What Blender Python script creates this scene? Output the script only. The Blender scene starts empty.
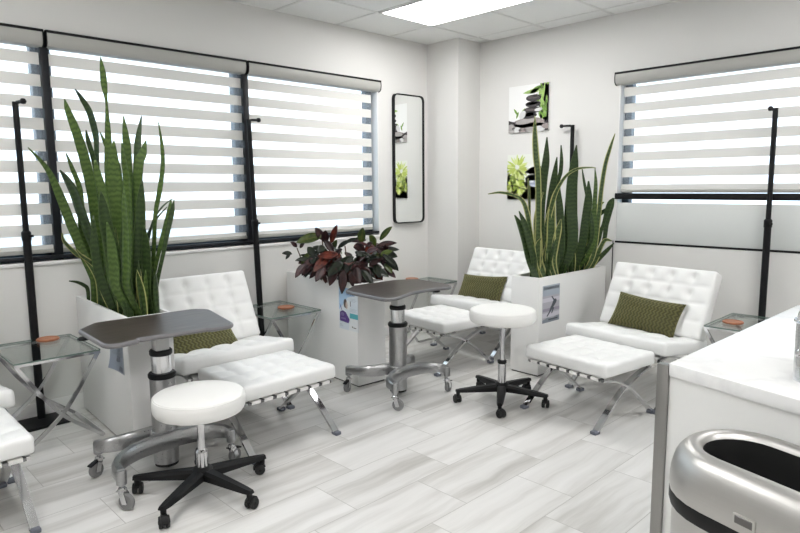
import bpy, bmesh, math, random
from mathutils import Vector, Matrix, noise
random.seed(7)
PI = math.pi
R_ = math.radians
sc = bpy.context.scene
COL = sc.collection

# ------------------------------------------------------------------ camera
CAM_H = 1.40
F_PX, PITCH, ROLL, YAW = 624.392, 0.127415, -0.0081734, 0.7956847
def cam_axes():
    cy, sy = math.cos(YAW), math.sin(YAW)
    fw = Vector((math.cos(PITCH)*cy, math.cos(PITCH)*sy, -math.sin(PITCH)))
    rt = Vector((sy, -cy, 0)); up = rt.cross(fw)
    c, s = math.cos(ROLL), math.sin(ROLL)
    return fw, rt*c + up*s, up*c - rt*s
FW, RT, UP = cam_axes()
EYE = Vector((0, 0, CAM_H))
cam = bpy.data.cameras.new('camera'); camo = bpy.data.objects.new('camera', cam); COL.objects.link(camo)
M3 = Matrix((RT, UP, -FW)).transposed()
camo.matrix_world = Matrix.Translation(EYE) @ M3.to_4x4()
cam.sensor_width = 36; cam.lens = F_PX*36/800; cam.clip_start = .02; cam.clip_end = 200
sc.camera = camo
def ray(px, py): return FW + RT*((px-400)/F_PX) - UP*((py-266.5)/F_PX)
def at_y(px, py, y):
    d = ray(px, py); return EYE + d*(y/d.y)
def at_x(px, py, x):
    d = ray(px, py); return EYE + d*(x/d.x)
def at_z(px, py, z):
    d = ray(px, py); return EYE + d*((z-CAM_H)/d.z)

# ------------------------------------------------------------------ materials
class NT:
    def __init__(s, name):
        s.m = bpy.data.materials.new(name); s.m.use_nodes = True
        s.t = s.m.node_tree; s.n = s.t.nodes; s.l = s.t.links
        s.n.clear(); s.out = s.n.new('ShaderNodeOutputMaterial')
    def new(s, t, **kw):
        n = s.n.new(t)
        for k, v in kw.items(): setattr(n, k, v)
        return n
    def link(s, a, b): s.l.new(a, b)
    def setin(s, n, i, v):
        if isinstance(v, bpy.types.NodeSocket): s.l.new(v, n.inputs[i])
        else: n.inputs[i].default_value = v
    def math(s, op, a, b=0.0, c=0.0):
        n = s.new('ShaderNodeMath', operation=op)
        s.setin(n, 0, a); s.setin(n, 1, b); s.setin(n, 2, c)
        return n.outputs[0]
    def mix(s, f, a, b):
        n = s.new('ShaderNodeMix', data_type='RGBA')
        s.setin(n, 0, f); s.setin(n, 6, a); s.setin(n, 7, b)
        return n.outputs[2]
    def coord(s, which='Object'): return s.new('ShaderNodeTexCoord').outputs[which]
    def mapping(s, vec, scale=(1, 1, 1), loc=(0, 0, 0), rot=(0, 0, 0)):
        n = s.new('ShaderNodeMapping'); s.l.new(vec, n.inputs[0])
        n.inputs['Scale'].default_value = scale; n.inputs['Location'].default_value = loc; n.inputs['Rotation'].default_value = rot
        return n.outputs[0]
    def noise(s, vec, scale=5, detail=3, rough=.5):
        n = s.new('ShaderNodeTexNoise'); s.l.new(vec, n.inputs['Vector'])
        n.inputs['Scale'].default_value = scale; n.inputs['Detail'].default_value = detail; n.inputs['Roughness'].default_value = rough
        return n.outputs['Fac']
    def ramp(s, f, stops):
        n = s.new('ShaderNodeValToRGB'); s.l.new(f, n.inputs[0])
        e = n.color_ramp.elements
        while len(e) < len(stops): e.new(.5)
        for k, (p, c) in enumerate(stops):
            e[k].position = p; e[k].color = c4(c)
        return n.outputs[0]
    def bump(s, h, strength=.3, dist=.01):
        n = s.new('ShaderNodeBump'); s.l.new(h, n.inputs['Height'])
        n.inputs['Strength'].default_value = strength; n.inputs['Distance'].default_value = dist
        return n.outputs[0]
    def principled(s, col=(.8,.8,.8), rough=.5, metal=0, normal=None, **kw):
        p = s.new('ShaderNodeBsdfPrincipled')
        s.setin(p, 'Base Color', c4(col) if isinstance(col, tuple) else col)
        s.setin(p, 'Roughness', rough); s.setin(p, 'Metallic', metal)
        if normal is not None: s.l.new(normal, p.inputs['Normal'])
        for k, v in kw.items(): s.setin(p, k.replace('_', ' '), c4(v) if isinstance(v, tuple) else v)
        s.l.new(p.outputs[0], s.out.inputs[0])
        return p
def c4(c): return tuple(c) if len(c) == 4 else (c[0], c[1], c[2], 1)
def simple(name, col, rough=.5, metal=0, **kw):
    t = NT(name); t.principled(tuple(col), rough, metal, **kw); return t.m
def grey(v): return (v, v, v)

def mottled(name, col, rough, amount=.04, scale=6, bump=0, bscale=200, **kw):
    t = NT(name); co = t.coord()
    n = t.noise(co, scale, 3)
    a = tuple(max(0, x*(1-amount)) for x in col); b = tuple(min(1, x*(1+amount)) for x in col)
    c = t.mix(n, c4(a), c4(b))
    nm = t.bump(t.noise(co, bscale, 2), bump, .002) if bump else None
    t.principled(c, rough, 0, nm, **kw); return t.m

M = {}
M['wall'] = mottled('wall_paint', (.70, .69, .67), .75, .015, 3, .08, 350)
M['column_paint'] = M['wall']
M['white_trim'] = mottled('white_trim_paint', (.80, .79, .78), .45, .01)
M['black_metal'] = mottled('black_powder_coat', (.005, .005, .006), .5, .1, Specular_IOR_Level=.25)
M['black_plastic'] = mottled('black_plastic', (.005, .005, .0055), .5, .1, Specular_IOR_Level=.28)
M['black_rubber'] = mottled('black_rubber', (.008, .008, .008), .7, .1)
M['grey_rubber'] = mottled('grey_rubber_tread', (.20, .20, .20), .6, .1)
M['dark_frame'] = mottled('dark_window_aluminium', (.007, .008, .011), .45, .1, Specular_IOR_Level=.3)
M['glare_frame'] = mottled('window_frame_sky_glare', (.014, .030, .045), .4, .1)  # dark frame with blue sky glare put into its colour
M['chrome'] = simple('polished_chrome', (.62, .62, .63), .10, 1)
M['rail'] = simple('chrome_rail_dark_reflection', (.22, .22, .225), .25, 1)  # chrome rails, their dark reflections put into the base colour
M['leather'] = mottled('white_leather', (.775, .775, .765), .42, .012, 8, .10, 260)
M['stool_vinyl'] = mottled('white_vinyl', (.79, .785, .765), .40, .012, 8, .05, 300)
M['planter'] = mottled('white_laminate', (.78, .775, .76), .42, .01)
M['planter_foot'] = mottled('dark_plinth', (.06, .06, .06), .6)
M['soil'] = mottled('dark_potting_soil', (.035, .027, .02), .95, .5, 40, .8, 60)
M['cabinet'] = mottled('white_cabinet_panel', (.80, .80, .785), .4, .01)
M['headrail'] = mottled('grey_blind_cassette', (.40, .395, .37), .5, .02)
M['foot_cap'] = mottled('blue_grey_foot_cap', (.13, .14, .17), .5)
M['strap'] = mottled('white_leather_strap', (.78, .77, .75), .5)
M['coaster'] = None
M['amber_top'] = simple('brown_cord', (.25, .08, .03), .5)
M['label'] = simple('dark_plaque', (.16, .155, .15), .3, 1)
M['plaque_edge'] = simple('plaque_edge', (.55, .54, .52), .3, 1)
M['liner'] = mottled('black_liner', (.006, .006, .006), .6)
M['grey_post'] = mottled('pale_grey_painted_post', (.62, .62, .61), .4)
M['table_edge'] = mottled('grey_vinyl_edge', (.14, .135, .14), .36, .05)

def brushed(name, col, rough, sc_=(3, 3, 220)):
    t = NT(name); v = t.mapping(t.coord(), sc_)
    n = t.noise(v, 4, 3)
    r = t.math('MULTIPLY_ADD', n, .16, rough-.08)
    c = t.mix(n, c4(tuple(x*.9 for x in col)), c4(col))
    t.principled(c, r, 1, t.bump(n, .05, .002)); return t.m
M['brushed'] = brushed('brushed_steel', (.62, .61, .59), .30)
M['urn_steel'] = brushed('bright_urn_steel', (.82, .82, .82), .22, (3, 3, 60))
M['post_steel'] = brushed('dark_brushed_post', (.34, .335, .325), .34, (120, 120, 3))
M['satin_alu'] = brushed('satin_aluminium', (.45, .45, .455), .30, (40, 40, 40))
M['bin_steel'] = brushed('brushed_bin_steel', (.56, .548, .53), .40, (2, 2, 120))

# glass with a faint green body
t = NT('clear_table_glass')
tr = t.new('ShaderNodeBsdfTransparent'); tr.inputs[0].default_value = (.93, .965, .95, 1)
gl = t.new('ShaderNodeBsdfGlossy'); gl.inputs['Roughness'].default_value = .02
fr = t.new('ShaderNodeLayerWeight'); fr.inputs[0].default_value = .5
mx = t.new('ShaderNodeMixShader'); t.link(t.math('MULTIPLY_ADD', t.math('POWER', fr.outputs['Facing'], 5.0), .8, .035), mx.inputs[0]); t.link(tr.outputs[0], mx.inputs[1]); t.link(gl.outputs[0], mx.inputs[2])
t.link(mx.outputs[0], t.out.inputs[0]); M['glass'] = t.m
t = NT('green_glass_edge'); t.principled((.14, .20, .175), .12, 0); M['glass_edge'] = t.m
t = NT('window_glass')
tr = t.new('ShaderNodeBsdfTransparent'); tr.inputs[0].default_value = (.80, .87, .92, 1)
gl = t.new('ShaderNodeBsdfGlossy'); gl.inputs['Roughness'].default_value = .01
fr = t.new('ShaderNodeLayerWeight'); fr.inputs[0].default_value = .5
mx = t.new('ShaderNodeMixShader'); t.link(t.math('MULTIPLY_ADD', t.math('POWER', fr.outputs['Facing'], 5.0), .8, .035), mx.inputs[0]); t.link(tr.outputs[0], mx.inputs[1]); t.link(gl.outputs[0], mx.inputs[2])
t.link(mx.outputs[0], t.out.inputs[0]); M['window_glass'] = t.m
M['mirror'] = simple('mirror_silver', (.93, .945, .935), .005, 1)

def fabric(name, dcol, tcol, dif, trans, clear):
    # dif: weight of reflected diffuse, trans: transmitted diffuse, clear: straight-through
    t = NT(name)
    n = t.noise(t.mapping(t.coord(), (900, 900, 900)), 1, 2)
    d = t.new('ShaderNodeBsdfDiffuse'); t.link(t.mix(n, c4(tuple(x*.95 for x in dcol)), c4(dcol)), d.inputs[0])
    tl = t.new('ShaderNodeBsdfTranslucent'); tl.inputs[0].default_value = c4(tcol)
    m1 = t.new('ShaderNodeMixShader'); m1.inputs[0].default_value = trans/(dif+trans)
    t.link(d.outputs[0], m1.inputs[1]); t.link(tl.outputs[0], m1.inputs[2])
    if clear:
        tp = t.new('ShaderNodeBsdfTransparent')
        m2 = t.new('ShaderNodeMixShader'); m2.inputs[0].default_value = clear
        t.link(m1.outputs[0], m2.inputs[1]); t.link(tp.outputs[0], m2.inputs[2]); m1 = m2
    t.link(m1.outputs[0], t.out.inputs[0]); return t.m
M['blind_band'] = fabric('blind_woven_band', (.74, .725, .69), (.72, .70, .66), .94, .06, 0)
M['blind_sheer'] = fabric('blind_sheer_band', (.85, .87, .9), (.9, .93, .97), .45, .55, .78)
M['frost'] = fabric('frosted_film', (.70, .715, .70), (.7, .72, .70), .92, .08, 0)

t = NT('light_diffuser'); e = t.new('ShaderNodeEmission'); e.inputs[0].default_value = (1, .995, .985, 1); e.inputs[1].default_value = 11.0
t.link(e.outputs[0], t.out.inputs[0]); M['lamp'] = t.m

# dark wood table top
t = NT('dark_grey_wood_top'); co = t.coord()
n = t.noise(t.mapping(co, (3, 38, 3)), 2.2, 5, .6)
c = t.ramp(n, [(.3, (.022, .017, .016)), (.55, (.055, .043, .039)), (.75, (.095, .076, .068))])
t.principled(c, .36, 0, t.bump(n, .06, .003), Specular_IOR_Level=.32); M['table_wood'] = t.m

# amber coaster
t = NT('amber_wood'); n = t.noise(t.mapping(t.coord(), (6, 60, 6)), 2, 4)
t.principled(t.ramp(n, [(.3, (.30, .10, .045)), (.7, (.52, .21, .10))]), .4); M['coaster'] = t.m

# olive velvet with a small diamond relief
t = NT('olive_velvet'); co = t.coord('UV')
sep = t.new('ShaderNodeSeparateXYZ'); t.link(co, sep.inputs[0])
u, v = sep.outputs[0], sep.outputs[1]
tri = t.math('ABSOLUTE', t.math('SUBTRACT', t.math('FRACT', t.math('MULTIPLY', v, 7.0)), .5))
pat = t.math('MULTIPLY_ADD', t.math('SINE', t.math('MULTIPLY', t.math('ADD', t.math('MULTIPLY', u, 19.0), t.math('MULTIPLY', tri, 1.1)), 2*PI)), .5, .5)
nz = t.noise(t.coord(), 9, 3)
c = t.mix(pat, (.036, .035, .005, 1), (.125, .114, .032, 1))
c = t.mix(t.math('MULTIPLY', nz, .6), c, (.03, .03, .006, 1))  # uneven velvet sheen painted into the colour as darker blotches
t.principled(c, .8, 0, t.bump(pat, .6, .006), Sheen_Weight=.35, Sheen_Tint=(.6, .6, .3)); M['olive'] = t.m

# floor tiles: 0.61 x 0.305 m planks, stepped joints, soft grey streaks
t = NT('floor_stone_plank_tile'); co = t.coord()
sep = t.new('ShaderNodeSeparateXYZ'); t.link(co, sep.inputs[0])
yy = t.math('DIVIDE', t.math('SUBTRACT', sep.outputs[1], 1.975), .305)
r = t.math('FLOOR', yy); fy = t.math('SUBTRACT', yy, r)
xx = t.math('DIVIDE', t.math('SUBTRACT', t.math('SUBTRACT', sep.outputs[0], .44), t.math('MULTIPLY', r, .23)), .61)
q = t.math('FLOOR', xx); fx = t.math('SUBTRACT', xx, q)
ex = t.math('MULTIPLY', t.math('MINIMUM', fx, t.math('SUBTRACT', 1.0, fx)), .61)
ey = t.math('MULTIPLY', t.math('MINIMUM', fy, t.math('SUBTRACT', 1.0, fy)), .305)
grout = t.math('LESS_THAN', t.math('MINIMUM', ex, ey), .0017)
cmb = t.new('ShaderNodeCombineXYZ'); t.link(q, cmb.inputs[0]); t.link(r, cmb.inputs[1])
wn = t.new('ShaderNodeTexWhiteNoise', noise_dimensions='2D'); t.link(cmb.outputs[0], wn.inputs['Vector'])
rnd = wn.outputs['Value']
c2 = t.new('ShaderNodeCombineXYZ')
t.link(t.math('MULTIPLY_ADD', sep.outputs[0], .55, t.math('MULTIPLY', rnd, 31.0)), c2.inputs[0])
t.link(t.math('ADD', t.math('MULTIPLY_ADD', sep.outputs[1], 7.5, t.math('MULTIPLY', rnd, 17.0)), t.math('MULTIPLY', t.noise(co, 3.0, 2), .5)), c2.inputs[1])
st = t.noise(c2.outputs[0], 1.35, 5, .55)
c3 = t.new('ShaderNodeCombineXYZ')
t.link(t.math('MULTIPLY_ADD', sep.outputs[0], 1.2, t.math('MULTIPLY', rnd, 53.0)), c3.inputs[0])
t.link(t.math('MULTIPLY', sep.outputs[1], 42.0), c3.inputs[1])
fine = t.noise(c3.outputs[0], 1.0, 4, .6)
base = t.ramp(st, [(.30, (.40, .385, .36)), (.42, (.54, .525, .50)), (.52, (.66, .65, .63)), (.68, (.74, .73, .715))])
base = t.mix(t.math('MULTIPLY', fine, .30), base, (.56, .545, .525, 1))
base = t.mix(t.math('MULTIPLY', rnd, .22), base, (.80, .79, .78, 1))
base = t.mix(grout, base, (.40, .385, .365, 1))
t.principled(base, t.math('MULTIPLY_ADD', fine, .12, .30), 0, t.bump(t.math('SUBTRACT', 1.0, grout), .25, .002)); M['floor'] = t.m

# ceiling tile
t = NT('ceiling_mineral_tile'); co = t.coord()
n = t.noise(co, 160, 2)
t.principled(t.mix(n, (.80, .80, .785, 1), (.88, .88, .865, 1)), .9, 0, t.bump(n, .25, .003)); M['ceiling'] = t.m
M['tbar'] = simple('ceiling_white_bar', (.74, .735, .72), .5)

# quartz worktop
t = NT('white_quartz'); co = t.coord()
n = t.noise(t.mapping(co, (1, 1, 1), (3.1, 0, 0), (0, 0, .6)), 2.2, 6, .6)
band = t.math('ABSOLUTE', t.math('SUBTRACT', n, .5))
vein = t.math('SUBTRACT', 1.0, t.math('MINIMUM', t.math('MULTIPLY', band, 22.0), 1.0))
t.principled(t.mix(t.math('MULTIPLY', vein, .28), (.86, .86, .855, 1), (.62, .62, .63, 1)), .14); M['quartz'] = t.m

# snake plant leaf (UV: u across, v metres along)
def snake(name, dark, light, edge, edge_w):
    t = NT(name)
    sep = t.new('ShaderNodeSeparateXYZ'); t.link(t.coord('UV'), sep.inputs[0])
    co = t.coord()
    n1 = t.noise(t.mapping(co, (60, 60, 18)), 1, 3)
    w = t.math('SINE', t.math('ADD', t.math('MULTIPLY', sep.outputs[1], 210.0), t.math('MULTIPLY', n1, 8.0)))
    n2 = t.noise(co, 14, 2)
    f = t.math('MULTIPLY', t.math('MULTIPLY_ADD', w, .5, .5), n2)
    c = t.ramp(f, [(.0, tuple(a*.6+b*.4 for a, b in zip(dark, light))), (.22, tuple(a*.35+b*.65 for a, b in zip(dark, light))), (.55, light)])
    e = t.math('GREATER_THAN', t.math('ABSOLUTE', t.math('SUBTRACT', sep.outputs[0], .5)), .5-edge_w)
    c = t.mix(e, c, c4(edge))
    t.principled(c, .42, 0, None, Specular_IOR_Level=.35); return t.m
M['snake_a'] = snake('snake_leaf_green', (.014, .036, .007), (.088, .145, .032), (.05, .095, .02), .06)
M['snake_b'] = snake('snake_leaf_dark', (.007, .018, .005), (.036, .066, .017), (.05, .085, .022), .06)
M['snake_c'] = snake('snake_leaf_yellow_edge', (.011, .030, .008), (.075, .12, .040), (.40, .40, .15), .16)
M['snake_dry'] = snake('snake_leaf_pale', (.10, .13, .035), (.22, .25, .085), (.36, .36, .14), .2)
def croton(name, a, b, vein):
    t = NT(name)
    sep = t.new('ShaderNodeSeparateXYZ'); t.link(t.coord('UV'), sep.inputs[0])
    n = t.noise(t.coord(), 28, 3)
    c = t.ramp(n, [(.38, a), (.62, b)])
    mid = t.math('LESS_THAN', t.math('ABSOLUTE', t.math('SUBTRACT', sep.outputs[0], .5)), .035)
    au = t.math('ABSOLUTE', t.math('SUBTRACT', sep.outputs[0], .5))
    rib = t.math('GREATER_THAN', t.math('SINE', t.math('MULTIPLY', t.math('SUBTRACT', sep.outputs[1], t.math('MULTIPLY', au, .045)), 520.0)), .86)
    c = t.mix(t.math('MULTIPLY', t.math('MAXIMUM', mid, t.math('MULTIPLY', rib, .35)), .7), c, c4(vein))
    t.principled(c, .33, 0, None, Specular_IOR_Level=.3); return t.m
M['cr_burg'] = croton('croton_burgundy', (.010, .0035, .0045), (.030, .008, .008), (.05, .014, .012))
M['cr_dark'] = croton('croton_dark_green', (.005, .008, .005), (.012, .020, .008), (.02, .02, .010))
M['cr_red'] = croton('croton_red', (.035, .006, .005), (.12, .018, .008), (.16, .04, .018))
M['cr_green'] = croton('croton_green', (.022, .042, .007), (.065, .095, .016), (.12, .11, .025))
M['cr_pink'] = croton('croton_dusky_pink', (.025, .012, .015), (.085, .032, .034), (.11, .045, .04))
M['stem'] = mottled('brown_stem', (.10, .065, .04), .7, .3, 60)

# ------------------------------------------------------------------ mesh helpers
def finish(bm, angle=35):
    bmesh.ops.recalc_face_normals(bm, faces=bm.faces)
    for f in bm.faces: f.smooth = True
    a = math.radians(angle)
    for e in bm.edges:
        if len(e.link_faces) == 2 and e.calc_face_angle(0) > a: e.smooth = False
def obj(name, bm, mat, parent=None, angle=35, recalc=True, loc=None):
    if recalc: finish(bm, angle)
    else:
        for f in bm.faces: f.smooth = True
    me = bpy.data.meshes.new(name); bm.to_mesh(me); bm.free()
    for m in (mat if isinstance(mat, (list, tuple)) else [mat]): me.materials.append(m)
    o = bpy.data.objects.new(name, me); COL.objects.link(o)
    if parent is not None: o.parent = parent
    if loc is not None: o.location = loc
    return o
def B(): return bmesh.new()
def add_box(bm, lo, hi, bev=0, seg=2, mat=None, mi=0):
    lo = Vector(lo); hi = Vector(hi)
    r = bmesh.ops.create_cube(bm, size=1)
    c = (lo+hi)/2; s = hi-lo
    for v in r['verts']: v.co = Vector((v.co.x*s.x, v.co.y*s.y, v.co.z*s.z)) + c
    vs = set(r['verts'])
    fs = set(f for v in vs for f in v.link_faces)
    for f in fs: f.material_index = mi
    if bev:
        es = list(set(e for v in vs for e in v.link_edges))
        rr = bmesh.ops.bevel(bm, geom=es, offset=bev, segments=seg, profile=.5, affect='EDGES')
        vs = set(v for f in rr['faces'] for v in f.verts) | set(v for v in vs if v.is_valid)
        for f in rr['faces']: f.material_index = mi
    if mat is not None:
        for v in set(v for v in vs if v.is_valid): v.co = mat @ v.co
    return vs
def frame_axes(d, ref=None):
    d = d.normalized()
    ref = ref or (Vector((0, 0, 1)) if abs(d.z) < .95 else Vector((1, 0, 0)))
    a = ref.cross(d)
    if a.length < 1e-6: a = Vector((1, 0, 0)).cross(d)
    a.normalize(); b = d.cross(a).normalized()
    return a, b
def add_tube(bm, pts, r, seg=12, cap=True, mi=0):
    pts = [Vector(p) for p in pts]
    rs = r if isinstance(r, (list, tuple)) else [r]*len(pts)
    rings = []; ref = None
    for i, p in enumerate(pts):
        d = (pts[min(i+1, len(pts)-1)] - pts[max(i-1, 0)]).normalized()
        a, b = frame_axes(d, ref)
        ref = b.cross(Vector((0, 0, 0))) if False else None
        if i and rings:
            pa = prev_a - d*prev_a.dot(d)
            if pa.length > 1e-6: a = pa.normalized(); b = d.cross(a)
        prev_a = a
        rings.append([bm.verts.new(p + a*(rs[i]*math.cos(2*PI*k/seg)) + b*(rs[i]*math.sin(2*PI*k/seg))) for k in range(seg)])
    for i in range(len(rings)-1):
        for k in range(seg):
            f = bm.faces.new((rings[i][k], rings[i][(k+1) % seg], rings[i+1][(k+1) % seg], rings[i+1][k])); f.material_index = mi
    if cap:
        for rg in (rings[0][::-1], rings[-1]):
            f = bm.faces.new(rg); f.material_index = mi
def add_cyl(bm, p0, p1, r, seg=20, mi=0): add_tube(bm, [p0, p1], r, seg, True, mi)
def add_bar(bm, pts, side, w, t, mi=0):
    """flat bar swept along pts; side = direction of its width w, t = thickness"""
    pts = [Vector(p) for p in pts]; side = Vector(side).normalized(); rings = []
    for i, p in enumerate(pts):
        d = (pts[min(i+1, len(pts)-1)] - pts[max(i-1, 0)]).normalized()
        s = (side - d*side.dot(d)).normalized(); n = d.cross(s)
        rings.append([bm.verts.new(p + s*(x*w/2) + n*(y*t/2)) for x, y in ((-1, -1), (1, -1), (1, 1), (-1, 1))])
    for i in range(len(rings)-1):
        for k in range(4):
            f = bm.faces.new((rings[i][k], rings[i][(k+1) % 4], rings[i+1][(k+1) % 4], rings[i+1][k])); f.material_index = mi
    bm.faces.new(rings[0][::-1]).material_index = mi; bm.faces.new(rings[-1]).material_index = mi
def add_lathe(bm, prof, c=(0, 0, 0), seg=32, mi=0, close=True):
    c = Vector(c); rings = []
    for r, z in prof:
        if r < 1e-6: rings.append([bm.verts.new(c + Vector((0, 0, z)))])
        else: rings.append([bm.verts.new(c + Vector((r*math.cos(2*PI*k/seg), r*math.sin(2*PI*k/seg), z))) for k in range(seg)])
    for i in range(len(rings)-1):
        a, b = rings[i], rings[i+1]
        for k in range(seg):
            k2 = (k+1) % seg
            if len(a) == 1 and len(b) == 1: continue
            if len(a) == 1: f = bm.faces.new((a[0], b[k], b[k2]))
            elif len(b) == 1: f = bm.faces.new((a[k], b[0], a[k2]))
            else: f = bm.faces.new((a[k], a[k2], b[k2], b[k]))
            f.material_index = mi
    if close:
        if len(rings[0]) > 1: bm.faces.new(rings[0][::-1]).material_index = mi
        if len(rings[-1]) > 1: bm.faces.new(rings[-1]).material_index = mi
def add_prism(bm, outline, z0, z1, mi=0, side_mi=None, bev=0):
    lo = [bm.verts.new((x, y, z0)) for x, y in outline]; hi = [bm.verts.new((x, y, z1)) for x, y in outline]
    n = len(outline)
    bm.faces.new(lo[::-1]).material_index = mi
    ft = bm.faces.new(hi); ft.material_index = mi
    for k in range(n):
        bm.faces.new((lo[k], lo[(k+1) % n], hi[(k+1) % n], hi[k])).material_index = mi if side_mi is None else side_mi
    return ft
def spline(pts, n=8):
    pts = [Vector(p) for p in pts]; out = []
    P = [pts[0]*2-pts[1]] + pts + [pts[-1]*2-pts[-2]]
    for i in range(1, len(P)-2):
        for k in range(n):
            t_ = k/n; a, b, c, d = P[i-1], P[i], P[i+1], P[i+2]
            out.append(.5*((2*b) + (c-a)*t_ + (2*a-5*b+4*c-d)*t_*t_ + (3*b-a-3*c+d)*t_**3))
    out.append(pts[-1]); return out
def round_poly(pts, rad, n=6):
    """pts list of (x,y); rad list or number: rounded corners"""
    out = []; m = len(pts)
    for i, p in enumerate(pts):
        r = rad[i] if isinstance(rad, (list, tuple)) else rad
        p = Vector(p); a = Vector(pts[i-1]); b = Vector(pts[(i+1) % m])
        if r <= 0: out.append(tuple(p)); continue
        da = (a-p).normalized(); db = (b-p).normalized()
        ang = da.angle(db); d = min(r/math.tan(ang/2), (a-p).length*.49, (b-p).length*.49)
        s, e = p+da*d, p+db*d
        for k in range(n+1):
            t_ = k/n; out.append(tuple(s*(1-t_)**2 + p*2*t_*(1-t_) + e*t_*t_))
    return out
def thing(name, label, cat, loc=(0, 0, 0), rz=0, group=None):
    o = bpy.data.objects.new(name, None); COL.objects.link(o)
    o.empty_display_size = .1; o.location = loc; o.rotation_euler = (0, 0, rz)
    tag(o, label, cat, group); return o
def tag(o, label, cat, group=None, kind=None):
    if label: o['label'] = label
    if cat: o['category'] = cat
    if group: o['group'] = group
    if kind: o['kind'] = kind
    return o
def structure(o): o['kind'] = 'structure'; return o
def dup(root, loc, rz, label, group=None):
    r = root.copy(); COL.objects.link(r); r.location = loc; r.rotation_euler = (0, 0, rz); r['label'] = label
    if group: r['group'] = group
    for ch in list(root.children):
        c = ch.copy(); COL.objects.link(c); c.parent = r
        for g in ch.children:
            d = g.copy(); COL.objects.link(d); d.parent = c
    return r

# ------------------------------------------------------------------ the room
YW, XW, ZC = 4.22, 4.84, 2.74
X0, Y0 = -2.6, -2.9
bm = B(); add_box(bm, (X0-.2, Y0-.2, -.12), (XW+.2, YW+.2, 0)); structure(obj('floor', bm, M['floor']))
bm = B(); add_box(bm, (X0-.2, Y0-.2, ZC), (XW+.2, YW+.2, ZC+.1)); structure(obj('ceiling', bm, M['ceiling']))
GX = [4.025 + .61*k for k in range(-10, 2)]; GY = [3.71 + .61*k for k in range(-10, 1)]
bm = B()
for x in GX:
    if X0 < x < XW: add_box(bm, (x-.011, Y0, ZC-.004), (x+.011, YW, ZC+.001))
for y in GY:
    if Y0 < y < YW: add_box(bm, (X0, y-.011, ZC-.0045), (XW, y+.011, ZC+.001))
structure(obj('trim_1', bm, M['tbar']))
WT = .16
LW = dict(x0=-.25, x1=3.87, z0=.965, z1=2.325)       # window opening, left wall
RW = dict(y0=-.30, y1=2.415, z0=.93, z1=2.28)        # window opening, right wall
bm = B()
add_box(bm, (X0, YW, 0), (XW+WT, YW+WT, LW['z0'])); add_box(bm, (X0, YW, LW['z1']), (XW+WT, YW+WT, ZC))
add_box(bm, (X0, YW, LW['z0']), (LW['x0'], YW+WT, LW['z1'])); add_box(bm, (LW['x1'], YW, LW['z0']), (XW+WT, YW+WT, LW['z1']))
structure(obj('wall_left', bm, M['wall']))
bm = B()
add_box(bm, (XW, Y0, 0), (XW+WT, YW, RW['z0'])); add_box(bm, (XW, Y0, RW['z1']), (XW+WT, YW, ZC))
add_box(bm, (XW, Y0, RW['z0']), (XW+WT, RW['y0'], RW['z1'])); add_box(bm, (XW, RW['y1'], RW['z0']), (XW+WT, YW, RW['z1']))
structure(obj('wall_right', bm, M['wall']))
bm = B(); add_box(bm, (X0-WT, Y0, 0), (X0, YW+WT, ZC)); structure(obj('wall_rear', bm, M['wall']))
bm = B(); add_box(bm, (X0-WT, Y0-WT, 0), (XW+WT, Y0, ZC)); structure(obj('wall_front', bm, M['wall']))
bm = B(); add_box(bm, (4.52, 3.83, 0), (XW, YW, ZC)); structure(obj('wall_column', bm, M['wall']))
# baseboards
def board(name, lo, hi):
    bm = B(); add_box(bm, lo, hi, .004); structure(obj(name, bm, M['white_trim']))
board('baseboard_left', (X0, YW-.012, 0), (4.52, YW, .10))
board('baseboard_right', (XW-.012, .75, 0), (XW, 3.83, .10))
# outside ground and pale neighbouring wall (seen only through the glass)
bm = B(); add_box(bm, (-30, -30, -.7), (40, 40, -.6)); structure(obj('ground_outside', bm, mottled('pale_concrete', (.52, .53, .55), .9, .2, .6)))

# windows ---------------------------------------------------------------
GYD = YW+.115                                          # glass plane of the left wall
w1 = bpy.data.objects.new('window_1', None); COL.objects.link(w1); w1.location = (1.8, YW, LW['z0']); structure(w1)
def put(o, parent): # keep world coordinates under a translated parent
    o.parent = parent; o.matrix_parent_inverse = Matrix.Translation(parent.location).inverted()
    return o
MULL = [1.188, 2.540]
bm = B()
add_box(bm, (LW['x0'], YW+.085, LW['z0']), (LW['x1'], YW+.15, LW['z0']+.045), .003)
add_box(bm, (LW['x0'], YW+.085, LW['z1']-.05), (LW['x1'], YW+.15, LW['z1']), .003)
for x in (LW['x0'], LW['x1']-.062): add_box(bm, (x, YW+.085, LW['z0']), (x+.062, YW+.15, LW['z1']), .003)
for x in MULL: add_box(bm, (x-.055, YW+.085, LW['z0']), (x+.055, YW+.15, LW['z1']), .003)
put(obj('window_frame', bm, M['glare_frame']), w1)
for x in MULL:                                         # deep mullion covers standing between the blinds
    bm = B(); add_box(bm, (x-.023, YW+.004, LW['z0']+.002), (x+.023, YW+.085, 2.255), .003); put(obj('mullion', bm, M['dark_frame']), w1)
bm = B(); add_box(bm, (LW['x0'], YW-.004, LW['z0']+.012), (LW['x1'], YW+.018, LW['z0']+.034), .002); put(obj('bottom_rail', bm, M['dark_frame']), w1)
bm = B(); add_box(bm, (LW['x0'], YW+.112, LW['z0']+.04), (LW['x1'], YW+.118, LW['z1']-.04)); put(obj('pane', bm, M['window_glass']), w1)
bm = B(); add_box(bm, (LW['x0']-.02, YW-.012, LW['z0']-.022), (LW['x1']+.005, YW+.10, LW['z0']), .003); put(obj('window_sill', bm, M['white_trim']), w1)
bm = B(); add_box(bm, (LW['x1']-.004, YW-.003, LW['z0']), (LW['x1']+.002, YW+.086, LW['z1']), .001); put(obj('window_jamb', bm, M['white_trim']), w1)

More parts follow.
